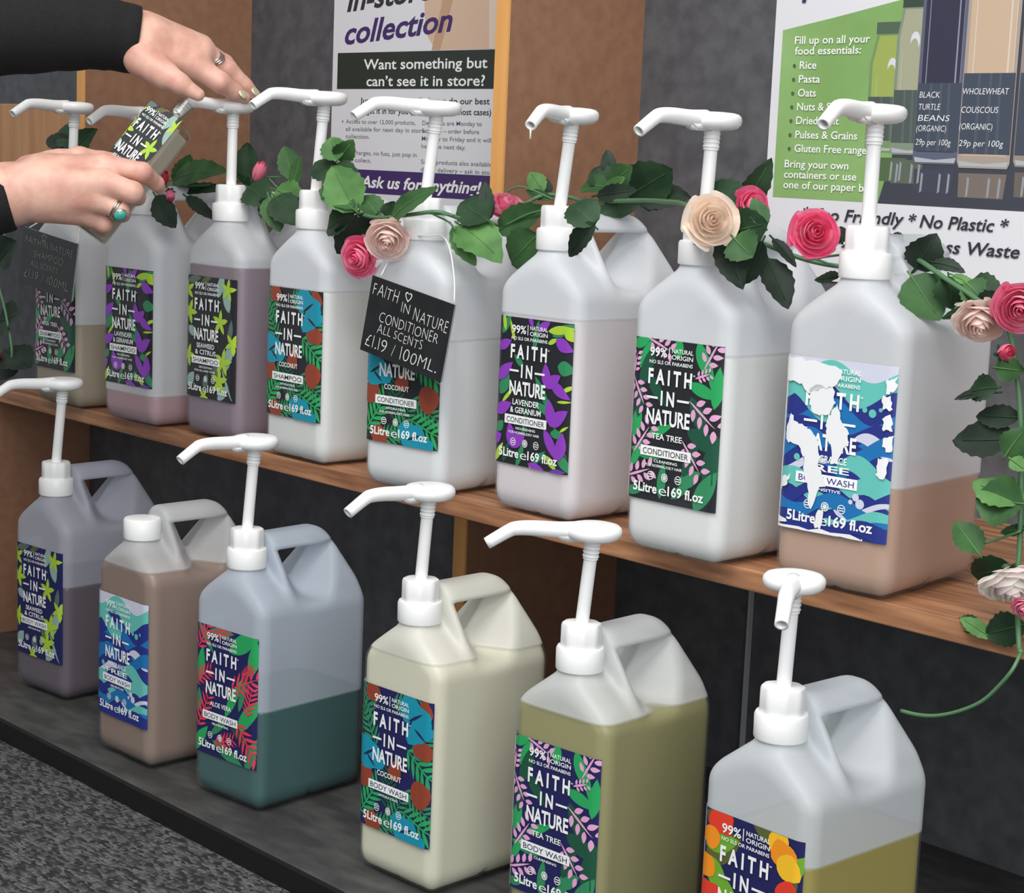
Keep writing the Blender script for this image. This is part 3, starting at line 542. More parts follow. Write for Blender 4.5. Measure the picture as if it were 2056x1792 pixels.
def art(design, base):
    A = Art(); A.rect(0, 0, .7, 1, K[base], 0)
    if design == 'lavender':
        for a in ((.08, .05, .16, .06, 60, 'green'), (.37, .10, .2, .06, 80, 'green'), (.62, .05, .22, .07, 25, 'green'), (.65, .30, .14, .1, -10, 'green'), (.08, .46, .17, .09, 60, 'green'), (.21, .29, .12, .05, 140, 'green'),
                  (.46, .50, .3, .055, -55, 'green'), (.50, .60, .3, .06, -20, 'green'), (.05, .75, .1, .07, 50, 'green'), (.62, .77, .3, .02, -60, 'green'), (.66, .92, .2, .07, -50, 'green'), (.30, .66, .3, .05, 88, 'deep'), (.26, .92, .2, .05, 70, 'green'), (.12, .92, .16, .05, 70, 'deep'), (.44, .92, .16, .05, 40, 'green'), (.6, .74, .12, .06, 0, 'green'), (.28, .78, .3, .03, 85, 'green')): A.leaf(*a)
        for a in ((.06, .03, .14, .035, 100, 'lime'), (.14, .09, .16, .03, 110, 'lime'), (.6, .05, .24, .06, 8, 'lime'), (.68, .08, .12, .07, -40, 'lime'), (.53, .13, .1, .035, 25, 'lime'), (.68, .43, .1, .03, 30, 'lime'), (.12, .53, .16, .03, 45, 'lime'), (.65, .52, .12, .02, 5, 'lime'), (.66, .70, .08, .02, 35, 'lime'), (.05, .93, .16, .05, 60, 'lime'), (.56, .94, .14, .05, -40, 'lime'), (.40, .99, .1, .04, 0, 'lime'), (.05, .37, .06, .03, 20, 'lime')): A.leaf(*a)
        for a in ((.07, .19, .15, .07, 25, 'purple'), (.44, .04, .14, .06, 30, 'purple'), (.63, .15, .16, .09, -25, 'purple'), (.08, .37, .2, .085, 40, 'purple'), (.32, .02, .09, .04, -60, 'purple'), (.61, .45, .2, .08, -30, 'purple'), (.08, .62, .18, .085, 25, 'purple'), (.03, .83, .1, .08, 30, 'purple'), (.64, .82, .2, .09, 80, 'purple'), (.55, .82, .24, .08, -55, 'purple'), (.42, .985, .16, .05, -8, 'purple'), (.62, .99, .14, .04, 5, 'violet')): A.leaf(*a)
        A.heart(.49, .43, .17, 65, 'purple'); A.heart(.55, .68, .19, 70, 'purple'); A.heart(.18, .87, .18, 70, 'purple')
    elif design == 'seaweed':
        for a in ((.5, .05, .24, .09, 70, 'sage'), (.58, .16, .24, .1, 110, 'sage'), (.62, .62, .3, .1, 70, 'sage'), (.55, .93, .2, .09, 40, 'sage'), (.08, .86, .16, .1, 50, 'sage'), (.45, .72, .2, .09, 80, 'greyleaf'), (.12, .03, .2, .06, 10, 'greyleaf'), (.64, .42, .2, .06, 80, 'greyleaf'), (.05, .7, .2, .06, 60, 'olive'), (.1, .46, .14, .08, -30, 'sage'), (.6, .86, .3, .03, -60, 'sage'), (.3, .86, .14, .08, 70, 'greyleaf'), (.3, .02, .16, .05, 20, 'olive'), (.2, .12, .16, .03, 100, 'deep')): A.leaf(*a)
        for a in ((.60, .09, .10, 80), (.03, .12, .1, 30), (.06, .30, .11, 70), (.5, .36, .11, 85), (.67, .52, .10, 60), (.55, .68, .12, 80), (.05, .66, .1, 70), (.5, .84, .12, 88), (.28, .99, .08, 60)): A.star(a[0], a[1], a[2], 'lime', a[3])
    elif design == 'coconut':
        for a in ((.06, .12, .34, 75, 'green'), (.45, .05, .3, 20, 'green'), (.62, .47, .4, -35, 'bright'), (.62, .30, .3, 60, 'green'), (.1, .80, .34, 55, 'bright'), (.58, .72, .3, -30, 'green'), (.60, .86, .36, -20, 'bright'), (.3, .70, .3, 90, 'deep'), (.2, .97, .3, 20, 'green'), (.36, .86, .3, 60, 'green'), (.1, .3, .3, 120, 'green')): A.fern(*a)
        for i, a in enumerate(((.12, .05, .07, 'brown'), (.64, .06, .06, 'brown'), (.62, .34, .075, 'brown'), (.36, .545, .07, 'brown'), (.61, .66, .095, 'brown'), (.05, .64, .08, 'brown'), (.14, .96, .08, 'brown'))): A.blob(*a, seed=i)
        for i, a in enumerate(((.50, .09, .085, 'cyan'), (.60, .13, .08, 'cyan'), (.56, .22, .10, 'cyan'), (.06, .44, .085, 'cyan'), (.14, .50, .09, 'cyan'), (.05, .53, .06, 'cyan'), (.46, .92, .10, 'cyan'), (.58, .985, .07, 'cyan'))): A.blob(*a, seed=i + 20, sx=1.25)
        for a in ((.55, .13, .16, .022, 30), (.60, .24, .14, .02, -30), (.49, .20, .14, .02, 60), (.10, .475, .14, .02, 30), (.12, .53, .12, .018, -40), (.49, .93, .14, .02, 20)): A.leaf(*a, base)
    elif design == 'tea_tree':
        for a in ((.06, .03, .16, .07, 20, 'bright'), (.10, .10, .2, .07, 65, 'bright'), (.36, .04, .14, .08, 85, 'bright'), (.55, .09, .22, .09, -70, 'bright'), (.62, .18, .26, .05, -75, 'bright'), (.57, .28, .26, .08, -15, 'bright'), (.67, .25, .26, .08, 85, 'bright'), (.05, .52, .22, .09, 75, 'bright'), (.24, .56, .24, .06, 25, 'bright'), (.14, .71, .26, .07, -8, 'bright'), (.06, .73, .2, .06, 60, 'bright'), (.12, .17, .3, .09, 70, 'deep'), (.2, .31, .24, .08, -50, 'deep'), (.55, .45, .3, .10, -60, 'deep'), (.60, .58, .3, .12, -20, 'deep'), (.66, .70, .34, .13, 80, 'deep'), (.62, .88, .3, .12, 60, 'green'), (.28, .86, .24, .07, 85, 'green'), (.44, .9, .2, .06, 40, 'green'), (.06, .95, .16, .06, 10, 'green'), (.5, .82, .2, .1, 30, 'green'), (.07, .4, .2, .06, 85, 'deep'), (.5, .7, .26, .09, 65, 'deep')): A.leaf(*a)
        for a in ((.20, .03, .2, -20), (.62, .06, .22, 60), (.06, .33, .2, -60), (.57, .42, .26, -35), (.10, .63, .22, 55), (.50, .68, .24, -50), (.08, .84, .22, 20), (.02, .17, .14, 80), (.56, .19, .12, 20)): A.sprig(*a, 'pink')
    elif design == 'aloe':
        for a in ((.56, .06, .4, .14, 30, 'bright'), (.66, .16, .3, .1, 80, 'bright'), (.06, .32, .3, .1, 80, 'bright'), (.45, .5, .4, .08, 60, 'bright'), (.62, .60, .4, .12, 50, 'bright'), (.55, .45, .3, .06, 75, 'green'), (.06, .9, .3, .1, 50, 'bright'), (.4, .95, .4, .1, -20, 'green'), (.65, .9, .3, .09, 70, 'green'), (.12, .1, .3, .06, -50, 'green'), (.3, .75, .3, .06, 40, 'green'), (.04, .6, .2, .08, 85, 'green'), (.3, .03, .3, .07, 5, 'green'), (.5, .75, .3, .08, -35, 'deep')): A.leaf(*a)
        for a in ((.10, .08, .3, 60), (.30, .02, .2, 20), (.56, .37, .34, 25), (.08, .4, .26, 30), (.63, .5, .24, 75), (.10, .68, .3, 65), (.60, .80, .34, -50), (.35, .86, .24, 20), (.6, .27, .16, 40)): A.fern(a[0], a[1], a[2], a[3], 'coral', 6, .4)
    elif design == 'wave':
        A.wave(.02, .10, .02, .4, 'pale'); A.wave(.13, .15, .035, 1.2, 'sky'); A.wave(.27, .14, .04, 2.2, 'royal'); A.wave(.34, .12, .045, 1.0, 'blue'); A.wave(.24, .12, .04, 4.0, 'sky', -.02, .36); A.wave(.43, .10, .03, 3.3, 'royal')
        A.wave(.47, .08, .03, 4.6, 'pale', .46, .74); A.wave(.52, .13, .04, 2.6, 'blue'); A.wave(.60, .10, .04, .7, 'royal'); A.wave(.63, .07, .035, 1.8, 'pale', -.05, .3); A.wave(.63, .12, .035, 5.2, 'sky', .34, .74)
        A.wave(.74, .12, .03, 3.8, 'sky'); A.wave(.78, .09, .035, 1.4, 'royal'); A.wave(.83, .05, .03, 2.4, 'pale', .36, .74); A.wave(.85, .10, .03, .3, 'blue'); A.wave(.90, .09, .03, 2.9, 'sky', .3, .74); A.wave(.965, .10, .02, 4.2, 'royal')
        for a in ((.52, .26, .016, 'sky'), (.57, .275, .024, 'sky'), (.62, .25, .012, 'sky'), (.50, .76, .022, 'pale'), (.53, .795, .028, 'pale'), (.47, .79, .014, 'pale'), (.12, .70, .014, 'pale'), (.1, .58, .02, 'sky')): A.disc(a[0], a[1], a[2], K[a[3]], A.nx())
    elif design == 'citrus':
        for a in ((.1, .06, .2, .12, -20, 'olive'), (.5, .04, .3, .1, -15, 'olive'), (.15, .20, .34, .16, 40, 'olive'), (.62, .30, .3, .1, 70, 'olive'), (.16, .42, .3, .12, -30, 'leafy'), (.14, .17, .26, .12, 20, 'leafy'), (.12, .34, .2, .08, -45, 'leafy'), (.55, .48, .3, .12, 30, 'olive'), (.65, .17, .2, .1, 60, 'leafy'), (.1, .62, .3, .1, 60, 'leafy'), (.6, .7, .3, .1, -40, 'leafy'), (.4, .9, .3, .1, 20, 'olive')): A.leaf(*a)
        for i, a in enumerate(((.13, .05, .085, 'red'), (.54, .05, .07, 'yellow'), (.58, .11, .085, 'orange'), (.62, .17, .08, 'yellow'), (.06, .15, .07, 'orange'), (.03, .33, .08, 'orange'), (.62, .34, .09, 'red'), (.67, .45, .07, 'red'), (.06, .5, .09, 'red'), (.62, .6, .09, 'orange'), (.06, .78, .09, 'yellow'), (.6, .85, .09, 'red'), (.2, .95, .08, 'orange'))): A.blob(*a, seed=i + 40)
    return A
def lettering(variety, product, subs, dark, size='5Litre'):
    A = Print(); W = M_ptext; X = lambda f: f * .7
    def T(s, x0, x1, y0, y1, b=.012, m=W, z=0.): A.text(s, X(x0), X(x1), y1, y1 - y0, m, z, b, 0.)
    def ts(*a, **k):
        n0 = len(A.V); T(*a, **k)          # label y runs downwards: flip the glyphs about their baseline
        yb = a[4]
        for i in range(n0, len(A.V)): x, y, z = A.V[i]; A.V[i] = (x, 2 * yb - y, z)
    ts('99%', .17, .375, .05, .105, b=.018); A.rect(X(.395), .042, X(.404), .112, W); ts('NATURAL', .43, .68, .046, .074); ts('ORIGIN', .43, .68, .084, .112)
    ts('NO SLS OR PARABENS', .17, .68, .128, .15, b=.014)
    ts('F A I T H', .165, .68, .18, .272, b=.034); ts('®', .69, .715, .19, .2)
    A.rect(X(.16), .352, X(.29), .366, W); A.rect(X(.52), .352, X(.66), .366, W); ts('I N', .325, .485, .31, .398, b=.034)
    ts('NATURE', .165, .68, .425, .52, b=.028)
    v = variety.split('/')
    if len(v) == 2: ts(v[0], .22, .60, .548, .588, b=.016); ts(v[1], .19, .63, .602, .642, b=.016)
    elif v[0]: ts(v[0], .24, .60, .575, .612, b=.016)
    if product:
        A.rect(X(.115), .66, X(.715), .722, W); ts(product, .145, .685, .672, .71, b=.002, m=K[dark], z=.0002)
    if subs:
        ts(subs[0], .28, .56, .738, .755, b=.014)
        if len(subs) > 1: ts(subs[1], .18, .62, .768, .785, b=.014)
        for cx in (.25, .42, .58):
            n = 20; R0 = .027
            for k in range(n):
                a0, a1 = 2 * PI * k / n, 2 * PI * (k + 1) / n; r1 = R0 * .82; sx = 1
                A.poly([(X(cx) + R0 * math.cos(a0), .842 + R0 * math.sin(a0)), (X(cx) + R0 * math.cos(a1), .842 + R0 * math.sin(a1)), (X(cx) + r1 * math.cos(a1), .842 + r1 * math.sin(a1)), (X(cx) + r1 * math.cos(a0), .842 + r1 * math.sin(a0))], W)
            if cx == .42:
                for a in (0, 45, 90, 135):
                    c_, s_ = math.cos(math.radians(a)), math.sin(math.radians(a)); h = .003
                    A.poly([(X(cx) + R0 * c_ - h * s_, .842 + R0 * s_ + h * c_), (X(cx) + R0 * c_ + h * s_, .842 + R0 * s_ - h * c_), (X(cx) - R0 * c_ + h * s_, .842 - R0 * s_ - h * c_), (X(cx) - R0 * c_ - h * s_, .842 - R0 * s_ + h * c_)], W)
            else:
                for q in (-.01, .004): A.rect(X(cx) - .017, .842 + q, X(cx) + .017, .842 + q + .006, W)
    if size: ts('5Litre', .05, .335, .888, .948, b=.024); ts('e', .36, .45, .885, .953, b=-.008); ts('169 fl.oz', .465, .885, .888, .948, b=.024)
    return A
def torn():
    A = Print(); W = mat('torn_label_white', (232, 233, 234), .7); rn = random.Random(3)
    def jag(pts):
        o = []
        for i, (x, y) in enumerate(pts):
            x2, y2 = pts[(i + 1) % len(pts)]
            for k in range(4): t = k / 4; o.append(((x + (x2 - x) * t + rn.uniform(-.012, .012)) * .7, y + (y2 - y) * t + rn.uniform(-.011, .011)))
        A.poly(o, W)
    jag([(.0, .01), (.25, .02), (.52, .05), (.5, .12), (.4, .16), (.30, .19), (.22, .2), (.12, .15), (0, .15)])
    jag([(.24, .17), (.36, .15), (.46, .17), (.47, .24), (.42, .31), (.3, .33), (.23, .27)])
    jag([(.03, .44), (.07, .33), (.1, .38), (.2, .4), (.24, .41), (.3, .44), (.34, .48), (.36, .6), (.43, .72), (.37, .75), (.30, .87), (.27, .74), (.23, .68), (.21, .58), (.18, .53), (.05, .5)])
    jag([(.44, .3), (.5, .25), (.53, .33), (.62, .4), (.61, .47), (.56, .5), (.54, .6), (.47, .58), (.46, .5), (.42, .44), (.40, .38)])
    jag([(.92, .08), (.99, .06), (.99, .14), (.93, .15)]); jag([(.9, .17), (.96, .16), (.97, .24), (.9, .24)]); jag([(.9, .29), (.98, .27), (.99, .36), (.93, .36)]); jag([(.92, .4), (.99, .38), (.99, .48), (.93, .46)])
    jag([(.9, .52), (.97, .51), (.96, .63), (.89, .62)]); jag([(.36, .88), (.43, .86), (.41, .97), (.36, .97)]); jag([(.0, .985), (.4, .98), (.8, .985), (.8, 1.0), (0, 1.0)]); jag([(0, .93), (.1, .96), (.05, .98), (0, .98)])
    jag([(.02, .71), (.1, .69), (.07, .75), (.01, .78)])
    return A
def side_strip(parent):
    pts = []; a0 = math.asin((LW / 2 - (CW - CR)) / CR)
    for k in range(7): a = a0 + (PI / 2 - a0) * k / 6; pts.append((-(CW - CR) - (CR + .0007) * math.sin(a), CR - (CR + .0007) * math.cos(a)))
    pts += [(-CW - .0007, .03), (-CW - .0007, .052)]
    V = []; F = []
    for x, y in pts: V += [(x, y, LZ), (x, y, LZ + LH)]
    for i in range(len(pts) - 1): F.append((2 * i, 2 * i + 1, 2 * i + 3, 2 * i + 2))
    o = mesh_obj('label_side', V, F, mat('label_white', (226, 227, 228), .4), parent)
    V = []; F = []; rn = random.Random(5); z = LZ + .008
    while z < LZ + LH - .012:
        l = rn.uniform(.004, .009)
        for y0, y1 in ((.024, .030), (.033, .040), (.043, .049)):
            b = len(V); X = -CW - .0011; V += [(X, y0, z), (X, y1, z), (X, y1, z + l * .35), (X, y0, z + l * .35)]; F.append((b, b + 3, b + 2, b + 1))
        z += l
    mesh_obj('small_print', V, F, mat('ink_small', (120, 124, 128), .5), o, False)

# ------------------------------------------------------------------ pumps
def pump(root, hz, heading, lean, used=True):
    """collar, shaft and head with spout; hz = height of the head, heading in the can's own frame"""
    ZB = .297
    prof = [(.0218, ZB), (.0240, ZB), (.0246, ZB + .0015), (.0246, ZB + .021), (.0236, ZB + .0235), (.0205, ZB + .0240)]
    V, F = lathe_geo(prof, 72)
    V = [((x * (1 + (.012 if (i % 72) % 2 else 0) * (1 if .002 < z - ZB < .0215 else 0))), y * (1 + (.012 if (i % 72) % 2 else 0) * (1 if .002 < z - ZB < .0215 else 0)), z) for i, (x, y, z) in enumerate(V)]
    # upper nut with eight soft flats
    pr2 = [(.0203, ZB + .0235), (.0208, ZB + .0245), (.0206, ZB + .0455), (.0196, ZB + .0478), (.0170, ZB + .0485), (.0085, ZB + .0485)]
    V2, F2 = lathe_geo(pr2, 64)
    W2 = []
    for i, (x, y, z) in enumerate(V2):
        a = math.atan2(y, x); q = (a % (PI / 4)) - PI / 8; k = min(1, math.cos(PI / 8) / math.cos(q) * 1.035) if math.hypot(x, y) > .012 else 1
        W2.append((x * k, y * k, z))
    b = len(V); V = [(x + NX, y + NY, z) for x, y, z in V] + [(x + NX, y + NY, z) for x, y, z in W2]; F = F + [tuple(j + b for j in f) for f in F2]
    o = mesh_obj('pump_collar', V, F, M_white, root); flat_shade(o, 32)
    top = Vector((NX + lean, NY, hz)); base = Vector((NX, NY, ZB + .046)); ax = (top - base).normalized()
    pts = []; rad = []; L = (top - base).length
    for t, r_ in ((0, .0069), (L - .030, .0067), (L - .0295, .0078)): pts.append(base + ax * t); rad.append(r_)
    for k in range(4):
        for dz, r_ in ((.001, .0078), (.0022, .0086), (.0034, .0078)): pts.append(base + ax * (L - .0285 + k * .0042 + dz)); rad.append(r_)
    pts.append(base + ax * (L - .004)); rad.append(.0085)
    flat_shade(mesh_obj('pump_shaft', *tube_geo(pts, rad, 28), M_white, root), 25)
    # head
    prof = [(.0100, -.0105), (.0190, -.0098), (.0245, -.0078), (.0276, -.0045), (.0284, -.0005), (.0276, .0030), (.0250, .0055), (.0200, .0068), (.010, .0076), (.002, .0078)]
    V, F = lathe_geo(prof, 48); V = [(x + top.x, y + top.y, z + top.z) for x, y, z in V]
    hd = mesh_obj('pump_head', V, F, M_white, root)
    d = Vector((math.cos(heading), math.sin(heading), 0)); s = Vector((-d.y, d.x, 0))
    # spout: tapered tube that dips at the end, open and hollow
    path = smooth_path([top + d * .012 + Vector((0, 0, .0005)), top + d * .035, top + d * .062 + Vector((0, 0, .0012)), top + d * .078 + Vector((0, 0, .0005)), top + d * .086 + Vector((0, 0, -.0025)), top + d * .107 + Vector((0, 0, -.0155))], 5)
    n = len(path); R = [.0088 - .0026 * i / (n - 1) for i in range(n)]
    V, F = tube_geo(path, R, 20, cap=False); V2, F2 = tube_geo(path[-8:], [r_ * .66 for r_ in R[-8:]], 20, cap=False)
    b = len(V); F += [tuple(j + b for j in f[::-1]) for f in F2]; V += V2
    for k in range(20): F.append(((n - 1) * 20 + k, (n - 1) * 20 + (k + 1) % 20, b + 7 * 20 + (k + 1) % 20, b + 7 * 20 + k))
    F.append(tuple(b + k for k in range(20)))
    F.append(tuple(range(20))[::-1])
    sp = mesh_obj('pump_spout', V, F, M_white, hd)
    # keel under the spout root
    kz = [top + d * .006 + Vector((0, 0, -.0115)), top + d * .030 + Vector((0, 0, -.0112)), top + d * .041 + Vector((0, 0, -.004)), top + d * .006 + Vector((0, 0, -.002))]
    V = [p_ - s * .0066 for p_ in kz] + [p_ + s * .0066 for p_ in kz]
    bm = bmesh.new(); vs = [bm.verts.new(v) for v in V]
    for f in ((0, 1, 2, 3), (7, 6, 5, 4), (0, 4, 5, 1), (1, 5, 6, 2), (2, 6, 7, 3), (3, 7, 4, 0)): bm.faces.new([vs[i] for i in f])
    bmesh.ops.recalc_face_normals(bm, faces=bm.faces[:]); bmesh.ops.bevel(bm, geom=bm.edges[:], offset=.0016, segments=2, affect='EDGES')
    bm_obj('spout_rib', bm, M_white, hd, True)
    return top, d
def flat_shade(o, deg):
    me = o.data; me.polygons.foreach_set('use_smooth', [True] * len(me.polygons))
    try: me.set_sharp_from_angle(angle=math.radians(deg))
    except Exception: pass

# ------------------------------------------------------------------ the jerrycans
LIQ = dict(u1=(.127, (176, 160, 134)), u2=(.045, (188, 152, 156)), u3=(.237, (146, 126, 136)), u4=(.222, (238, 237, 232)), u5=(.184, (240, 240, 239)), u6=(.225, (236, 227, 227)), u7=(.212, (241, 240, 236)), u8=(.108, (196, 158, 134)),
           l1=(.171, (104, 92, 98)), l2=(.262, (150, 126, 112)), l3=(.129, (52, 96, 92)), l4=(.262, (232, 228, 204)), l5=(.256, (162, 156, 102)), l6=(.197, (172, 156, 70)))
SUBD = {'nd': ('HYDRATING', 'FOR NORMAL/DRY HAIR')}
SPEC = dict(
 u1=('tea_tree', 'charcoal', 'TEA TREE', 'SHAMPOO', ('CLEANSING', 'FOR NORMAL/OILY HAIR'), 'leftmost jerrycan on the shelf, tea tree shampoo, under a black price card'),
 u2=('lavender', 'charcoal', 'LAVENDER/& GERANIUM', 'SHAMPOO', ('NOURISHING', 'FOR NORMAL/DRY HAIR'), 'nearly empty jerrycan with purple lavender shampoo label under the lower hand'),
 u3=('seaweed', 'charcoal', 'SEAWEED/& CITRUS', 'SHAMPOO', ('DETOXIFYING', 'FOR ALL HAIR TYPES'), 'jerrycan of mauve seaweed shampoo on the shelf whose pump is being pressed'),
 u4=('coconut', 'charcoal', 'COCONUT', 'SHAMPOO', SUBD['nd'], 'jerrycan of white coconut shampoo on the shelf, brown and turquoise label'),
 u5=('coconut', 'charcoal', 'COCONUT', 'CONDITIONER', SUBD['nd'], 'jerrycan of coconut conditioner with a chalked price card hung on its neck'),
 u6=('lavender', 'charcoal', 'LAVENDER/& GERANIUM', 'CONDITIONER', ('NOURISHING', 'FOR NORMAL/DRY HAIR'), 'full jerrycan of lavender conditioner, purple flower label, on the shelf before the orange edged divider'),
 u7=('tea_tree', 'charcoal', 'TEA TREE', 'CONDITIONER', ('CLEANSING', 'FOR NORMAL/OILY HAIR'), 'jerrycan of white tea tree conditioner, green and pink label, below the cream rose'),
 u8=('wave', 'royal', 'FRAGRANCE/FREE', 'BODY WASH', ('SENSITIVE',), 'rightmost jerrycan on the shelf, torn blue wave label, amber liquid at the bottom'),
 l1=('seaweed', 'navy', 'SEAWEED/& CITRUS', 'BODY WASH', ('DETOXIFYING',), 'leftmost jerrycan of the front row, lime flower label, dark grey liquid'),
 l2=('wave', 'royal', 'FRAGRANCE/FREE', 'BODY WASH', ('SENSITIVE',), 'front row jerrycan with a plain white screw cap, blue wave label and brown liquid'),
 l3=('aloe', 'navy', 'ALOE VERA', 'BODY WASH', ('REJUVENATING',), 'front row jerrycan half full of teal liquid, red and green aloe vera label'),
 l4=('coconut', 'navy', 'COCONUT', 'BODY WASH', ('HYDRATING',), 'front row jerrycan of cream coconut body wash, brown and turquoise label'),
 l5=('tea_tree', 'navy', 'TEA TREE', 'BODY WASH', ('CLEANSING',), 'front row jerrycan full of olive tea tree body wash, navy and lilac label'),
 l6=('citrus', 'navy', '', '', None, 'rightmost jerrycan of the front row, red and orange fruit label, yellow liquid'))
HEAD = dict(u1=(.445, .006, 276), u2=(.437, .006, 279), u3=(.4499, .002, 283), u4=(.461, .0146, 268), u5=(.4495, .0139, 258), u6=(.4439, .0138, 291), u7=(.4398, .0039, 270), u8=(.4494, 0, 281), l1=(.462, .0174, 266), l3=(.4549, .0118, 270), l4=(.4447, .0091, 266), l5=(.4416, .0102, 232), l6=(.4434, .0042, 303))
SHELL = dict(l1=(.56, (214, 216, 230)), l2=(.64, (226, 226, 226)), l3=(.64, (218, 228, 242)), l4=(.92, (238, 236, 224)), l5=(.76, (234, 236, 236)), l6=(.76, (228, 234, 240)))  # lower row: bluish shading put into some tints, cream in one
for k in ('u1', 'u2', 'u3', 'u4', 'u5', 'u6', 'u7', 'u8', 'l1', 'l2', 'l3', 'l4', 'l5', 'l6'):
    x, y, ya = CANS[k]; design, base, variety, product, subs, label = SPEC[k]; lev, col = LIQ[k]
    root = thing('jerrycan', label, 'jerrycan', (x, y, SHZ if k[0] == 'u' else PLZ), ya, 'five litre jerrycans on the shelf' if k[0] == 'u' else 'five litre jerrycans on the plinth')
    milk, tint = SHELL.get(k, (.90, (240, 243, 246)) if k in ('u4', 'u5', 'u6', 'u7') else (.74, (240, 243, 246)))   # a film of cream clings inside the conditioner cans
    sm = shell_mat(lev, milk, tint)
    for nm, me in (('body', ME_BODY), ('handle', ME_HANDLE)):
        o = link(bpy.data.objects.new(nm, me), root); o.material_slots[0].link = 'OBJECT'; o.material_slots[0].material = sm
    V, Q = liquid_mesh(lev); mesh_obj('liquid', V, Q, liquid_mat('liquid_' + k, col), root)
    lb = art(design, base).build('label', lab_fn, root, clip=(0, 0, .7, 1), cuts=CUTS, zmax=.0009)
    lo = lettering(variety, product, subs, base)
    lo.build('lettering', lambda a, b, c: lab_fn(a * .965 + .024, b, c + .0012), lb, clip=(0, 0, .7, 1), cuts=CUTS)
    if k == 'u8':
        torn().build('torn_patch', lambda a, b, c: lab_fn(a, b, c + .0017), lb, clip=(0, 0, .7, 1), cuts=CUTS)
    side_strip(lb)
    if k == 'l2':
        prof = [(.0236, .297), (.0240, .298), (.0240, .321), (.0228, .3235), (.0200, .3242), (.002, .3242)]
        V, F = lathe_geo(prof, 72); V = [(a * (1.02 if (i % 72) % 2 and c < .322 else 1), b * (1.02 if (i % 72) % 2 and c < .322 else 1) + NY, c) for i, (a, b, c) in enumerate(V)]
        flat_shade(mesh_obj('screw_cap', V, F, M_white, root), 32)
    else:
        hz, ln, hd = HEAD[k]; top, d = pump(root, hz, math.radians(hd) - ya, ln)
        if k == 'u6':
            tip = top + d * .106 + Vector((0, 0, -.018))
            mesh_obj('hanging_drop', *tube_geo([tip, tip + Vector((0, 0, -.006)), tip + Vector((0, 0, -.011))], [.0012, .0009, .0012], 8), mat('drop_cream', (236, 228, 214), .3), root)

# ------------------------------------------------------------------ price cards
def price_card(label, c4, cord, lines, heart, chalk=None):
    M_chalk = chalk or MATS['chalk']
    tl, tr, br, bl = (Vector(c) for c in c4)
    ex = (tr - tl); W = ex.length; ex.normalize(); ey = (bl - tl); ey = (ey - ex * ey.dot(ex)); H = ey.length; ey.normalize(); n = ex.cross(ey); 
    if n.y > 0: n = -n
    root = thing('price_card', label, 'price card', tuple(tl))
    L = lambda x, y, z: ex * x + ey * y + n * z
    V = [L(x, y, z) for z in (-.0012, .0012) for x, y in ((0, 0), (W, 0), (W, H), (0, H))]
    bm = bmesh.new(); vs = [bm.verts.new(v) for v in V]
    for f in ((0, 1, 2, 3), (7, 6, 5, 4), (0, 4, 5, 1), (1, 5, 6, 2), (2, 6, 7, 3), (3, 7, 4, 0)): bm.faces.new([vs[i] for i in f])
    bmesh.ops.recalc_face_normals(bm, faces=bm.faces[:])
    for f in bm.faces:
        if abs(f.normal.dot(n)) < .5: f.material_index = 1
    bd = bm_obj('board', bm, [M_chalkb, mat('card_edge', (150, 152, 154), .5)], root)
    p = Print(); rn = random.Random(7)
    for s, x0, x1, yb, cap in lines:          # each letter a little out of line, as chalked by hand
        V_, F_ = text_geo(s, 0); tot = max(v[0] for v in V_); x = x0 * W; widths = []
        for ch in s:
            w = .28 if ch == ' ' else max(v[0] for v in text_geo(ch, 0)[0]) - min(v[0] for v in text_geo(ch, 0)[0]) + .13
            widths.append(w)
        sc = (x1 - x0) * W / sum(widths)
        for ch, w in zip(s, widths):
            if ch != ' ':
                n0 = len(p.V); yy = yb * H + rn.uniform(-.0008, .0008)
                p.text(ch, x, x + (w - .13) * sc, yy, cap * H * rn.uniform(.92, 1.1), M_chalk, 0, -.018, .1, rn.uniform(-.06, .06))
                for i in range(n0, len(p.V)): q = p.V[i]; p.V[i] = (q[0], 2 * yy - q[1], 0)
            x += w * sc
    if heart:
        cx, cy, r_ = heart[0] * W, heart[1] * H, heart[2] * W
        if heart[3] == 'heart': pts = [(cx + r_ * .9 * math.sin(a) ** 3, cy - r_ * (.82 * math.cos(a) - .3 * math.cos(2 * a) - .12 * math.cos(3 * a))) for a in [2 * PI * k / 24 for k in range(24)]]
        else: pts = [(cx + r_ * (1 if k % 2 else .42) * math.sin(PI * k / 5), cy + r_ * (1 if k % 2 else .42) * math.cos(PI * k / 5)) for k in range(10)]
        n_ = len(pts); q = [((a - cx) * .72 + cx, (b - cy) * .72 + cy) for a, b in pts]
        for i in range(n_): p.poly([pts[i], pts[(i + 1) % n_], q[(i + 1) % n_], q[i]], M_chalk)
    o = p.build('chalk_lettering', lambda a, b, c: L(a, b, .0017), bd)
    tube('hanging_cord', [Vector(c) - tl for c in smooth_path(cord, 5)], .0009, M_cord, root, 8)
price_card('black chalkboard price card for conditioner hung on the coconut conditioner', AUX['sign_b'], AUX['cord_b'],
           [('FAITH', .04, .37, .24, .17), ('IN', .41, .53, .33, .14), ('NATURE', .56, .985, .38, .17), ('CONDITIONER', .17, .90, .55, .145), ('ALL SCENTS', .17, .74, .70, .125), ('£1.19 / 100ML.', .05, .95, .92, .18)], (.47, .105, .046, 'heart'))
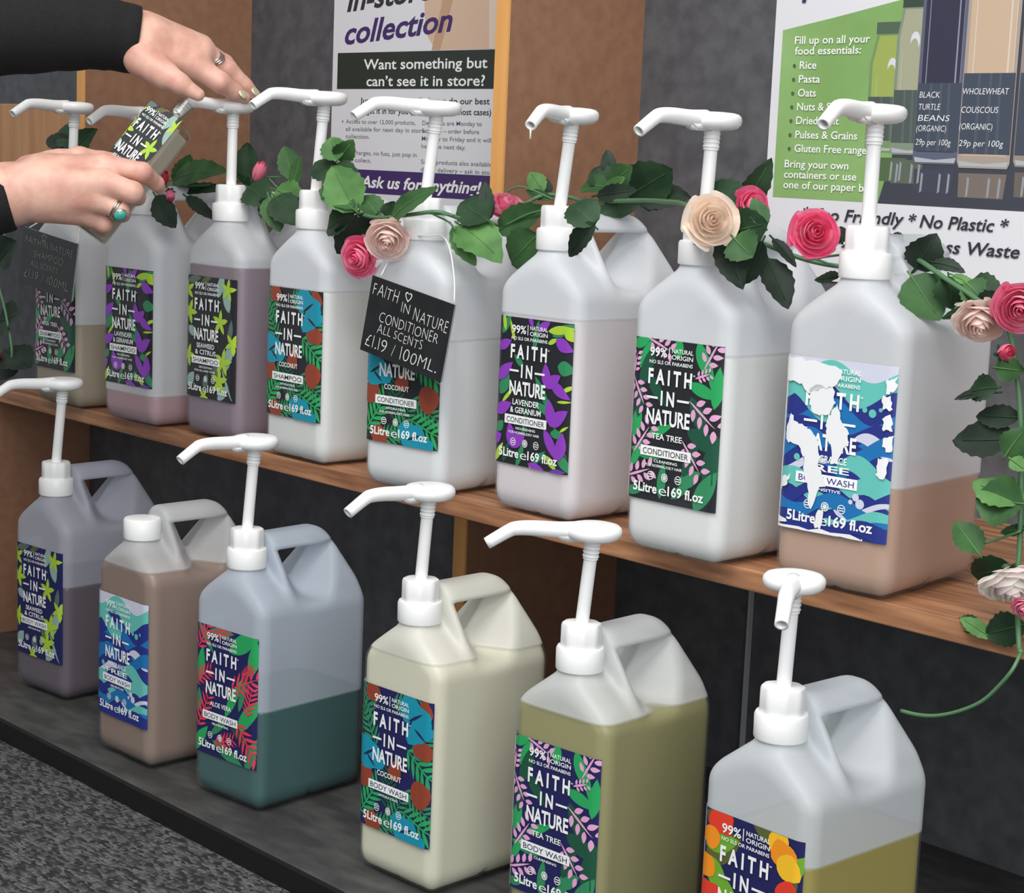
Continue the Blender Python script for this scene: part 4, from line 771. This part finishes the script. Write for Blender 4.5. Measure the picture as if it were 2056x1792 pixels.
price_card('dim black chalkboard price card for shampoo hung on the far left jerrycan', AUX['sign_a'], AUX['cord_a'],
           [('FAITH IN NATURE', .06, .95, .26, .13), ('SHAMPOO', .24, .80, .46, .13), ('ALL SCENTS', .2, .72, .63, .11), ('£1.19 / 100ML', .1, .95, .86, .16)], (.4, .08, .06, 'star'), mat('faded_shaded_chalk', (146, 146, 142), .9))  # faded chalk, dimmed further to put the shade over this card into its colour

# ------------------------------------------------------------------ the garland
G = thing('flower_garland', 'artificial garland of green leaves and pink roses draped over the upper jerrycans', 'garland', (-1.3, 1.4, .829))
GO = Vector(G.location)
for rad, pts in STEMS:
    tube('vine_stem', [Vector(p) - GO for p in smooth_path(pts, 4)], rad, M_stem, G, 8)
rng = random.Random(11)
def leaf_obj(b, t, w, m, seed):
    rn = random.Random(seed); b = Vector(b) - GO; t = Vector(t) - GO; ax = (t - b); L = ax.length; ax.normalize()
    nref = (-_f + _r * rn.uniform(-.35, .35) + _u * rn.uniform(-.1, .5)).normalized(); s = ax.cross(nref).normalized(); n = s.cross(ax).normalized()
    NL, NS = 12, 6; V = []; F = []; curl = rn.uniform(-.10, .16) * L; fold = rn.uniform(.10, .28)
    for i in range(NL + 1):
        u = i / NL; hw = w * .70 * max(0, math.sin(PI * min(1, u ** .82))) ** .75 * (1 if u < .97 else .35)
        if 0 < i < NL: hw *= 1 + (.07 if i % 2 else -.05)
        for j in range(NS + 1):
            q = 2 * j / NS - 1; rip = .05 * w * math.sin(u * 9 + seed) * abs(q) ** 2
            V.append(b + ax * (L * u) + s * (hw * q) + n * (fold * hw * abs(q) + curl * (u - u * u) * 2 - .10 * L * u * u + rip))
    for i in range(NL):
        for j in range(NS): a = i * (NS + 1) + j; F.append((a, a + 1, a + NS + 2, a + NS + 1))
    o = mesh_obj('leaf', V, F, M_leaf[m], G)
    # raised midrib and stalk
    mid = [V[i * (NS + 1) + NS // 2] + n * .0004 for i in range(0, NL, 2)]
    tube('midrib', [b - ax * L * .12] + mid, [.0010] + [.0010 * (1 - .12 * i) for i in range(len(mid))], M_leaf[min(m + 1, 2) if m != 3 else 0], o, 6)
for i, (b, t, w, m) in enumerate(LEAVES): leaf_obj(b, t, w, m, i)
PET = dict(pink=((246, 92, 142), (252, 172, 198)), rose_pink=((238, 112, 150), (250, 188, 204)), blush=((250, 222, 214), (252, 238, 230)), cream=((252, 228, 208), (253, 242, 230)),
           white=((248, 248, 238), (248, 236, 232)), red_bud=((206, 38, 66), (232, 84, 112)), pink_bud=((232, 70, 116), (248, 150, 176)))
def petal_mat(name, c1, c2, sc, rg):
    if name in MATS: return MATS[name]
    m = noise_mat(name, c1, c2, sc, rg); nt = m.node_tree; b = nt.nodes['Principled BSDF']; out = [n for n in nt.nodes if n.type == 'OUTPUT_MATERIAL'][0]
    tl = nt.nodes.new('ShaderNodeBsdfTranslucent'); tl.inputs[0].default_value = lin(c2); mx = nt.nodes.new('ShaderNodeMixShader'); mx.inputs[0].default_value = .38
    nt.links.new(b.outputs[0], mx.inputs[1]); nt.links.new(tl.outputs[0], mx.inputs[2]); nt.links.new(mx.outputs[0], out.inputs[0]); return m
LBL = dict(pink='hot pink rose', rose_pink='pink rose', blush='pale blush rose', cream='large cream rose', white='white rose facing down', red_bud='red rosebud', pink_bud='pink rosebud')
def flower(P, R, kind, face, seed):
    rn = random.Random(seed * 7 + 1); zax = Vector(face).normalized(); Mx = Matrix.Translation(Vector(P) - GO) @ zax.to_track_quat('Z', 'Y').to_matrix().to_4x4()
    bud = 'bud' in kind; V = []; F = []; FM = []
    layers = [(.30, 3), (.48, 4), (.72, 4)] if bud else [(.15, 3), (.30, 3), (.46, 4), (.63, 4), (.81, 5), (.97, 5), (1.10, 6)]
    tw = 0
    for li, (a, n) in enumerate(layers):
        tw += .7; op = li / (len(layers) - 1)
        for k in range(n):
            th0 = 2 * PI * (k + rn.uniform(-.12, .12)) / n + tw; half = 2 * PI / n * (.80 if li else .8); hs = rn.uniform(.92, 1.06); col = 0 if rn.random() < (.75 - .45 * op) else 1
            if not bud and kind in ('pink', 'rose_pink') and li >= 5: col = 0 if rn.random() < .6 else 1
            b0 = len(V); NT, NSS = 6, 6
            for i in range(NT + 1):
                t_ = i / NT; e = math.sin(min(1, .10 + t_ * .98) * PI / 2)
                rho = a * R * (e ** .72) * (1 + .03 * op * t_ ** 3 - (.28 * (1 - op) * t_ ** 2)) * hs
                if bud: z = R * (-.75 + 1.75 * t_ * (1.02 - .12 * op)); rho *= (.95 - .42 * t_ ** 2)
                else: z = R * (-.64 + 1.06 * t_ * (1.05 - .50 * op ** 1.6)) - (.09 * R * op * t_ ** 4)
                wt = half * (.35 + .65 * math.sin(PI * (.12 + .62 * t_)))
                for j in range(NSS + 1):
                    q = 2 * j / NSS - 1; th = th0 + wt * q * (1 - .10 * t_); rr = rho * (1 + .05 * q * q * op + .02 * q); zz = z - R * .20 * q * q * t_ + R * .02 * math.sin(6 * q + seed + k) * t_
                    V.append(Mx @ Vector((rr * math.cos(th), rr * math.sin(th), zz)))
            for i in range(NT):
                for j in range(NSS): c = b0 + i * (NSS + 1) + j; F.append((c, c + 1, c + NSS + 2, c + NSS + 1)); FM.append(col)
    c1, c2 = PET[kind]
    o = mesh_obj('rose', V, F, [petal_mat('petal_' + kind, c1, tuple(.6 * p_ + .4 * q_ for p_, q_ in zip(c1, c2)), 60, .6), petal_mat('petal_pale_' + kind, c2, tuple(.7 * p_ + .3 * q_ for p_, q_ in zip(c2, c1)), 60, .6)], G, True, FM)
    o['label'] = LBL[kind]
    V = []; F = []
    for k in range(6):
        b0 = len(V); th0 = 2 * PI * k / 6
        for i in range(5):
            t_ = i / 4; w = .16 * R * math.sin(PI * (.2 + .78 * t_)); rho = R * (.12 + .62 * t_); z = R * (-.70 + .30 * t_ * t_)
            for q in (-1, 0, 1): V.append(Mx @ Vector((rho * math.cos(th0) - q * w * math.sin(th0), rho * math.sin(th0) + q * w * math.cos(th0), z - .05 * R * abs(q))))
        for i in range(4):
            for j in range(2): c = b0 + i * 3 + j; F.append((c, c + 1, c + 4, c + 3))
    pr = [(.02, -.95), (.14, -.92), (.2, -.8), (.18, -.66)]; b0 = len(V); Vl, Fl = lathe_geo([(r_ * R, z_ * R) for r_, z_ in pr], 12)
    V += [Mx @ Vector(v) for v in Vl]; F += [tuple(j + b0 for j in f) for f in Fl]
    mesh_obj('calyx', V, F, M_calyx, o)
for i, (P, R, kind, face) in enumerate(FLOWERS): flower(P, R, kind, face, i)

# ------------------------------------------------------------------ the refill bottle held in the lower hand
b0, b1 = Vector(AUX['bottle'][0]), Vector(AUX['bottle'][1])
az = (b1 - b0).normalized(); nrm_ = (-_f - az * (-_f).dot(az)).normalized(); sd = nrm_.cross(az).normalized()
if sd.dot(_r) < 0: sd = -sd
ang = math.radians(24); nn = nrm_ * math.cos(ang) - sd * math.sin(ang); ss = sd * math.cos(ang) + nrm_ * math.sin(ang)
BL = (b1 - b0).length
BM = Matrix(((ss.x, -nn.x, az.x, b0.x), (ss.y, -nn.y, az.y, b0.y), (ss.z, -nn.z, az.z, b0.z), (0, 0, 0, 1)))   # local: x across, y away from the label, z up the bottle
bottle = thing('refill_bottle', 'small clear refill bottle with a black and lime flower label held under the pump', 'bottle')
bottle.matrix_world = BM
BH = BL - .015
def bottle_sdf(P):
    x, y, z = np.abs(P[:, 0]), np.abs(P[:, 1]), P[:, 2]; R = .009
    qx = x - (.030 - R); qy = y - (.021 - R); w = np.hypot(np.maximum(qx, 0), np.maximum(qy, 0)) + np.minimum(np.maximum(qx, qy), 0) - R
    sh = (z - (BH - .006) + .35 * np.maximum(np.hypot(x, y) - .012, 0)) * .95
    d = smax(smax(w, sh, .006), -z, .006); nk = np.maximum(np.hypot(x, y) - .0112, np.abs(z - BH) - .026)
    return smin(d, nk, .003)
V, Q = surface_nets(bottle_sdf, (-.036, -.028, -.004), (.036, .028, BL + .004), .0022)
mclear = bpy.data.materials.new('clear_plastic'); mclear.use_nodes = True; nt = mclear.node_tree; nt.nodes.clear()
o_ = nt.nodes.new('ShaderNodeOutputMaterial'); tr = nt.nodes.new('ShaderNodeBsdfTransparent'); tr.inputs[0].default_value = (.90, .92, .90, 1); gl = nt.nodes.new('ShaderNodeBsdfGlossy'); gl.inputs['Roughness'].default_value = .08
mx = nt.nodes.new('ShaderNodeMixShader'); mx.inputs[0].default_value = .12
nt.links.new(tr.outputs[0], mx.inputs[1]); nt.links.new(gl.outputs[0], mx.inputs[2]); nt.links.new(mx.outputs[0], o_.inputs[0])
mesh_obj('body', V, Q, mclear, bottle)
def bl_sdf(P): return np.maximum(bottle_sdf(P) + .0018, P[:, 2] - (BH - .022))
V, Q = surface_nets(bl_sdf, (-.036, -.028, -.004), (.036, .028, BL), .003)
mesh_obj('liquid', V, Q, liquid_mat('liquid_bottle', (226, 216, 198)), bottle)
for k in range(3):
    tube('neck_thread', [(.0118 * math.cos(a), .0118 * math.sin(a), BH + .008 + k * .0042) for a in [2 * PI * q / 24 for q in range(25)]], .0008, mclear, bottle, 6)
bl_h = .150; bl_w = .079
bfn = lambda x, y, z: ((x / .7 - .5) * bl_w, -.0214 - z * .4, BH - .009 - y * bl_h)
lb = art('seaweed', 'charcoal').build('label', bfn, bottle, clip=(.088, 0, .612, 1), zmax=.0012)
lettering('SEAWEED/& CITRUS', 'SHAMPOO', ('DETOXIFYING', 'FOR ALL HAIR TYPES'), 'charcoal', None).build('lettering', lambda a, b, c: bfn(a, b, c + .002), lb, clip=(.088, 0, .612, 1))

# ------------------------------------------------------------------ the person reaching in from the left
PER = thing('person', 'person in a black long sleeved top holding a bottle and pressing a pump', 'person', (-2.42, .62, 0))
PO = Vector(PER.location)
def hand_sdf(side):
    palm, fingers, thumb = HANDS[side + '_palm'], HANDS[side + '_fingers'], HANDS[side + '_thumb']
    def s(P):
        d = None
        for a, ra, b, rb in palm:
            c = capsule(P, a, ra, b, rb); d = c if d is None else smin(d, c, .010)
        fs = None
        for ch in fingers:
            f_ = None
            for a, ra, b, rb in ch:
                c = capsule(P, a, ra, b, rb); f_ = c if f_ is None else smin(f_, c, .004)
            fs = f_ if fs is None else smin(fs, f_, .0012)
        d = smin(d, fs, .007); t_ = None
        for a, ra, b, rb in thumb:
            c = capsule(P, a, ra, b, rb); t_ = c if t_ is None else smin(t_, c, .005)
        return smin(d, t_, .006)
    pts = np.array([q for seg in palm + thumb + sum(fingers, []) for q in (seg[0], seg[2])])
    return s, pts
# head and neck, out of the frame to the left
hc = np.array((-2.43, .74, 1.57))
def head_sdf(P):
    q = P - hc; d = (np.linalg.norm(q / np.array((.075, .095, .115)), axis=1) - 1) * .078
    d = smin(d, capsule(P, hc + np.array((0, .05, -.05)), .05, hc + np.array((0, .065, -.075)), .032), .03)
    d = smin(d, capsule(P, hc + np.array((0, .092, .01)), .008, hc + np.array((0, .108, -.022)), .013), .012)
    for sx in (-1, 1):
        d = smin(d, capsule(P, hc + np.array((.074 * sx, .0, .01)), .014, hc + np.array((.072 * sx, .004, -.025)), .010), .006)
        d = smax(d, -(np.linalg.norm(P - hc - np.array((.032 * sx, .102, .018)), axis=1) - .016), .012)
    d = smin(d, capsule(P, hc + np.array((-.022, .099, -.052)), .006, hc + np.array((.022, .099, -.052)), .006), .006)
    return smin(d, capsule(P, hc + np.array((0, -.02, -.08)), .056, np.array((-2.43, .64, 1.36)), .062), .02)
SH = dict(right=[(-2.27, .88, 1.02), (-2.26, .66, 1.31)], left=[(-2.36, .84, .80), (-2.58, .62, 1.29)])
def flesh_sdf(P):
    d = smin(capsule(P, (-2.43, .60, 1.20), .115, (-2.43, .58, .90), .12), capsule(P, (-2.57, .62, 1.29), .055, (-2.28, .64, 1.31), .055), .05)
    d = smin(d, head_sdf(P), .02)
    for side in ('right', 'left'):
        p1 = AUX[side + '_sleeve'][-1][0]; e, s_ = SH[side]
        d = smin(d, smin(capsule(P, p1, .040, e, .045), capsule(P, e, .045, s_, .055), .015), .015)
    return d
V, Q = surface_nets(flesh_sdf, (-2.70, .40, .74), (-2.02, 1.22, 1.72), .0085)
bm = bmesh.new(); vs = [bm.verts.new(v) for v in V]; [bm.faces.new([vs[j] for j in f]) for f in Q]
def near(c, r, vsub=None):
    c = Vector(c); vv = {v for v in (vsub or bm.verts) if (v.co - c).length < r}
    ff = [f for f in bm.faces if all(v in vv for v in f.verts)]; ee = {e for f in ff for e in f.edges}
    return list(vv) + list(ee) + ff
for side in ('right', 'left'):
    p1 = Vector(AUX[side + '_sleeve'][-1][0]); e = Vector(SH[side][0]); s, pts = hand_sdf(side); a0 = Vector(HANDS[side + '_palm'][0][0]); a1 = Vector(HANDS[side + '_palm'][0][2])
    bmesh.ops.bisect_plane(bm, geom=near(p1, .075), plane_co=p1, plane_no=(p1 - e).normalized(), clear_outer=True)
    loop_a = [x for x in bm.edges if x.is_boundary]
    V, Q = surface_nets(s, pts.min(0) - .055, pts.max(0) + .055, .0022)
    old = set(bm.faces); vs = [bm.verts.new(v) for v in V]
    for f in Q: bm.faces.new([vs[j] for j in f])
    nf = [f for f in bm.faces if f not in old]; ne = {x for f in nf for x in f.edges}
    bmesh.ops.bisect_plane(bm, geom=vs + list(ne) + nf, plane_co=a0 + (a1 - a0).normalized() * .004, plane_no=(a0 - a1).normalized(), clear_outer=True)
    mid = (p1 + a0) / 2; rad = (p1 - a0).length / 2 + .09
    be = [x for x in bm.edges if x.is_boundary and (x.verts[0].co - mid).length < rad]
    bmesh.ops.bridge_loops(bm, edges=be)
for v in bm.verts: v.co -= PO
bmesh.ops.recalc_face_normals(bm, faces=bm.faces[:])
bm_obj('body', bm, M_skin, PER, True)
def hair_sdf(P):
    q = P - hc - np.array((0, -.014, .02)); d = (np.linalg.norm(q / np.array((.090, .108, .118)), axis=1) - 1) * .09
    d = smin(d, capsule(P, hc + np.array((0, -.06, 0)), .075, hc + np.array((0, -.09, -.17)), .05), .03)
    return smax(d, -((np.linalg.norm((P - hc - np.array((0, .10, -.03))) / np.array((.07, .10, .10)), axis=1) - 1) * .07), .01)
V, Q = surface_nets(hair_sdf, (-2.57, .50, 1.32), (-2.29, .90, 1.73), .008); mesh_obj('hair', V - np.array(PO), Q, M_hair, PER)
# black top: torso and two sleeves that end in open cuffs
def top_sdf(P):
    d = smin(capsule(P, (-2.43, .60, 1.20), .135, (-2.43, .58, .86), .145), capsule(P, (-2.57, .62, 1.29), .075, (-2.28, .64, 1.31), .075), .06)
    for side in ('right', 'left'):
        p1 = AUX[side + '_sleeve'][-1]; e, s_ = SH[side]
        d = smin(d, smin(capsule(P, p1[0], p1[1] * .94, e, .062), capsule(P, e, .060, s_, .075), .02), .02)
    return d
V, Q = surface_nets(top_sdf, (-2.72, .36, .66), (-2.0, 1.20, 1.42), .012); TV = (V - np.array(PO)).tolist(); TF = [tuple(int(j) for j in f) for f in Q]
for side in ('right', 'left'):
    sl = AUX[side + '_sleeve']; P_ = [Vector(c[0]) - PO for c in sl]; R_ = [c[1] for c in sl]; path = smooth_path(P_, 5); rr = smooth_path([(a, 0, 0) for a in R_], 5); rr = [float(a[0]) for a in rr]
    rr = [a * (1 + .018 * math.sin(i * 1.9) * min(1, i / 3)) for i, a in enumerate(rr)]
    inner = [p_ for p_ in path[:6]][::-1]; ri = [a * .90 for a in rr[:6]][::-1]
    V, F = tube_geo(path[::-1] + [path[0] - (Vector(path[1]) - Vector(path[0])) * .12], rr[::-1] + [rr[0] * .975], 40, cap=False)
    V2, F2 = tube_geo([path[0] - (Vector(path[1]) - Vector(path[0])) * .12] + [Vector(p_) for p_ in path[:6]], [rr[0] * .94] + [a * .92 for a in rr[:6]], 40, cap=False)
    b = len(TV); TV += [tuple(v) for v in V]; TF += [tuple(j + b for j in f) for f in F]
    b2 = len(TV); TV += [tuple(v) for v in V2]; TF += [tuple(j + b2 for j in f) for f in F2]
    nl = len(V) - 40
mesh_obj('black_top', TV, TF, M_cloth, PER)
def leg_sdf(P):
    d = capsule(P, (-2.43, .58, .90), .14, (-2.43, .58, .84), .145)
    for sx in (-1, 1): d = smin(d, smin(capsule(P, (-2.43 + .09 * sx, .58, .84), .088, (-2.43 + .10 * sx, .60, .48), .064), capsule(P, (-2.43 + .10 * sx, .60, .48), .064, (-2.43 + .10 * sx, .55, .09), .05), .02), .03)
    return d
V, Q = surface_nets(leg_sdf, (-2.72, .36, .0), (-2.14, .80, 1.1), .012); mesh_obj('trousers', V - np.array(PO), Q, M_trouser, PER)
for sx in (-1, 1):
    c = np.array((-2.43 + .10 * sx, .60, .0)); V, Q = surface_nets(lambda P: np.maximum(smin(capsule(P, c + np.array((0, -.06, .04)), .042, c + np.array((0, .12, .03)), .036), capsule(P, c + np.array((0, -.05, .05)), .045, c + np.array((0, -.05, .10)), .045), .02), -P[:, 2] + .001), c + np.array((-.08, -.16, -.01)), c + np.array((.08, .2, .16)), .008)
    mesh_obj('shoe', V - np.array(PO), Q, M_black, PER)
def ring_geo(c0, c1, R, r_, n=36):
    c = (Vector(c0) + Vector(c1)) / 2; ax = (Vector(c1) - Vector(c0)).normalized(); a = ax.orthogonal().normalized(); b = ax.cross(a)
    return c, ax, a, b
def band(name, c0, c1, R, offs, r_, label):
    c, ax, a, b = ring_geo(c0, c1, R, r_); V = []; F = []
    for o_, ph in offs:
        pts = [c - PO + ax * (o_ + ph * math.sin(3 * q)) + (a * math.cos(q) + b * math.sin(q)) * R for q in [2 * PI * k / 40 for k in range(41)]]
        v, f = tube_geo(pts, r_, 8, cap=False); k = len(V); V += v; F += [tuple(j + k for j in g) for g in f]
    o = mesh_obj(name, V, F, M_steel, PER); o['label'] = label; return o
band('ring', *AUX['right_ring'], AUX['right_ring_r'] * .84, ((-.003, .0018), (0, .0018), (.003, .0018)), .0011, 'silver wave ring of three bands')
lr = band('ring', *AUX['left_ring'], AUX['left_ring_r'] * .96, ((-.0016, 0), (.0016, 0)), .0015, 'silver ring with an oval turquoise stone')
def blob_obj(name, c, axes, sz, m, parent, n=16):
    V = []; F = []
    prof = [(math.sin(PI * i / 10), -math.cos(PI * i / 10)) for i in range(1, 10)]; v, F = lathe_geo(prof, n)
    X, Y, Z_ = axes
    V = [Vector(c) - PO + X * (p_[0] * sz[0]) + Y * (p_[1] * sz[1]) + Z_ * (p_[2] * sz[2]) for p_ in v]
    return mesh_obj(name, V, F, m, parent)
st = Vector(AUX['left_stone']); zz = (-_f + _r * .3 - _u * .6).normalized(); xx = (_r * .9 + _u * .35); xx = (xx - zz * xx.dot(zz)).normalized(); yy = zz.cross(xx)
blob_obj('bezel', st - zz * .001, (xx, yy, zz), (.0095, .0078, .0036), M_steel, lr); blob_obj('stone', st + zz * .0012, (xx, yy, zz), (.0078, .0062, .0036), M_turq, lr)
for nm in ('nail_index', 'nail_middle'):
    c0, c1 = Vector(AUX[nm][0]), Vector(AUX[nm][1]); ax = (c1 - c0).normalized(); zz = (-_f * .75 + _u * .65); zz = (zz - ax * zz.dot(ax)).normalized()
    blob_obj('fingernail', (c0 + c1) / 2 + zz * .002, (ax, zz.cross(ax), zz), (.0072, .0052, .0024), M_nail, PER)
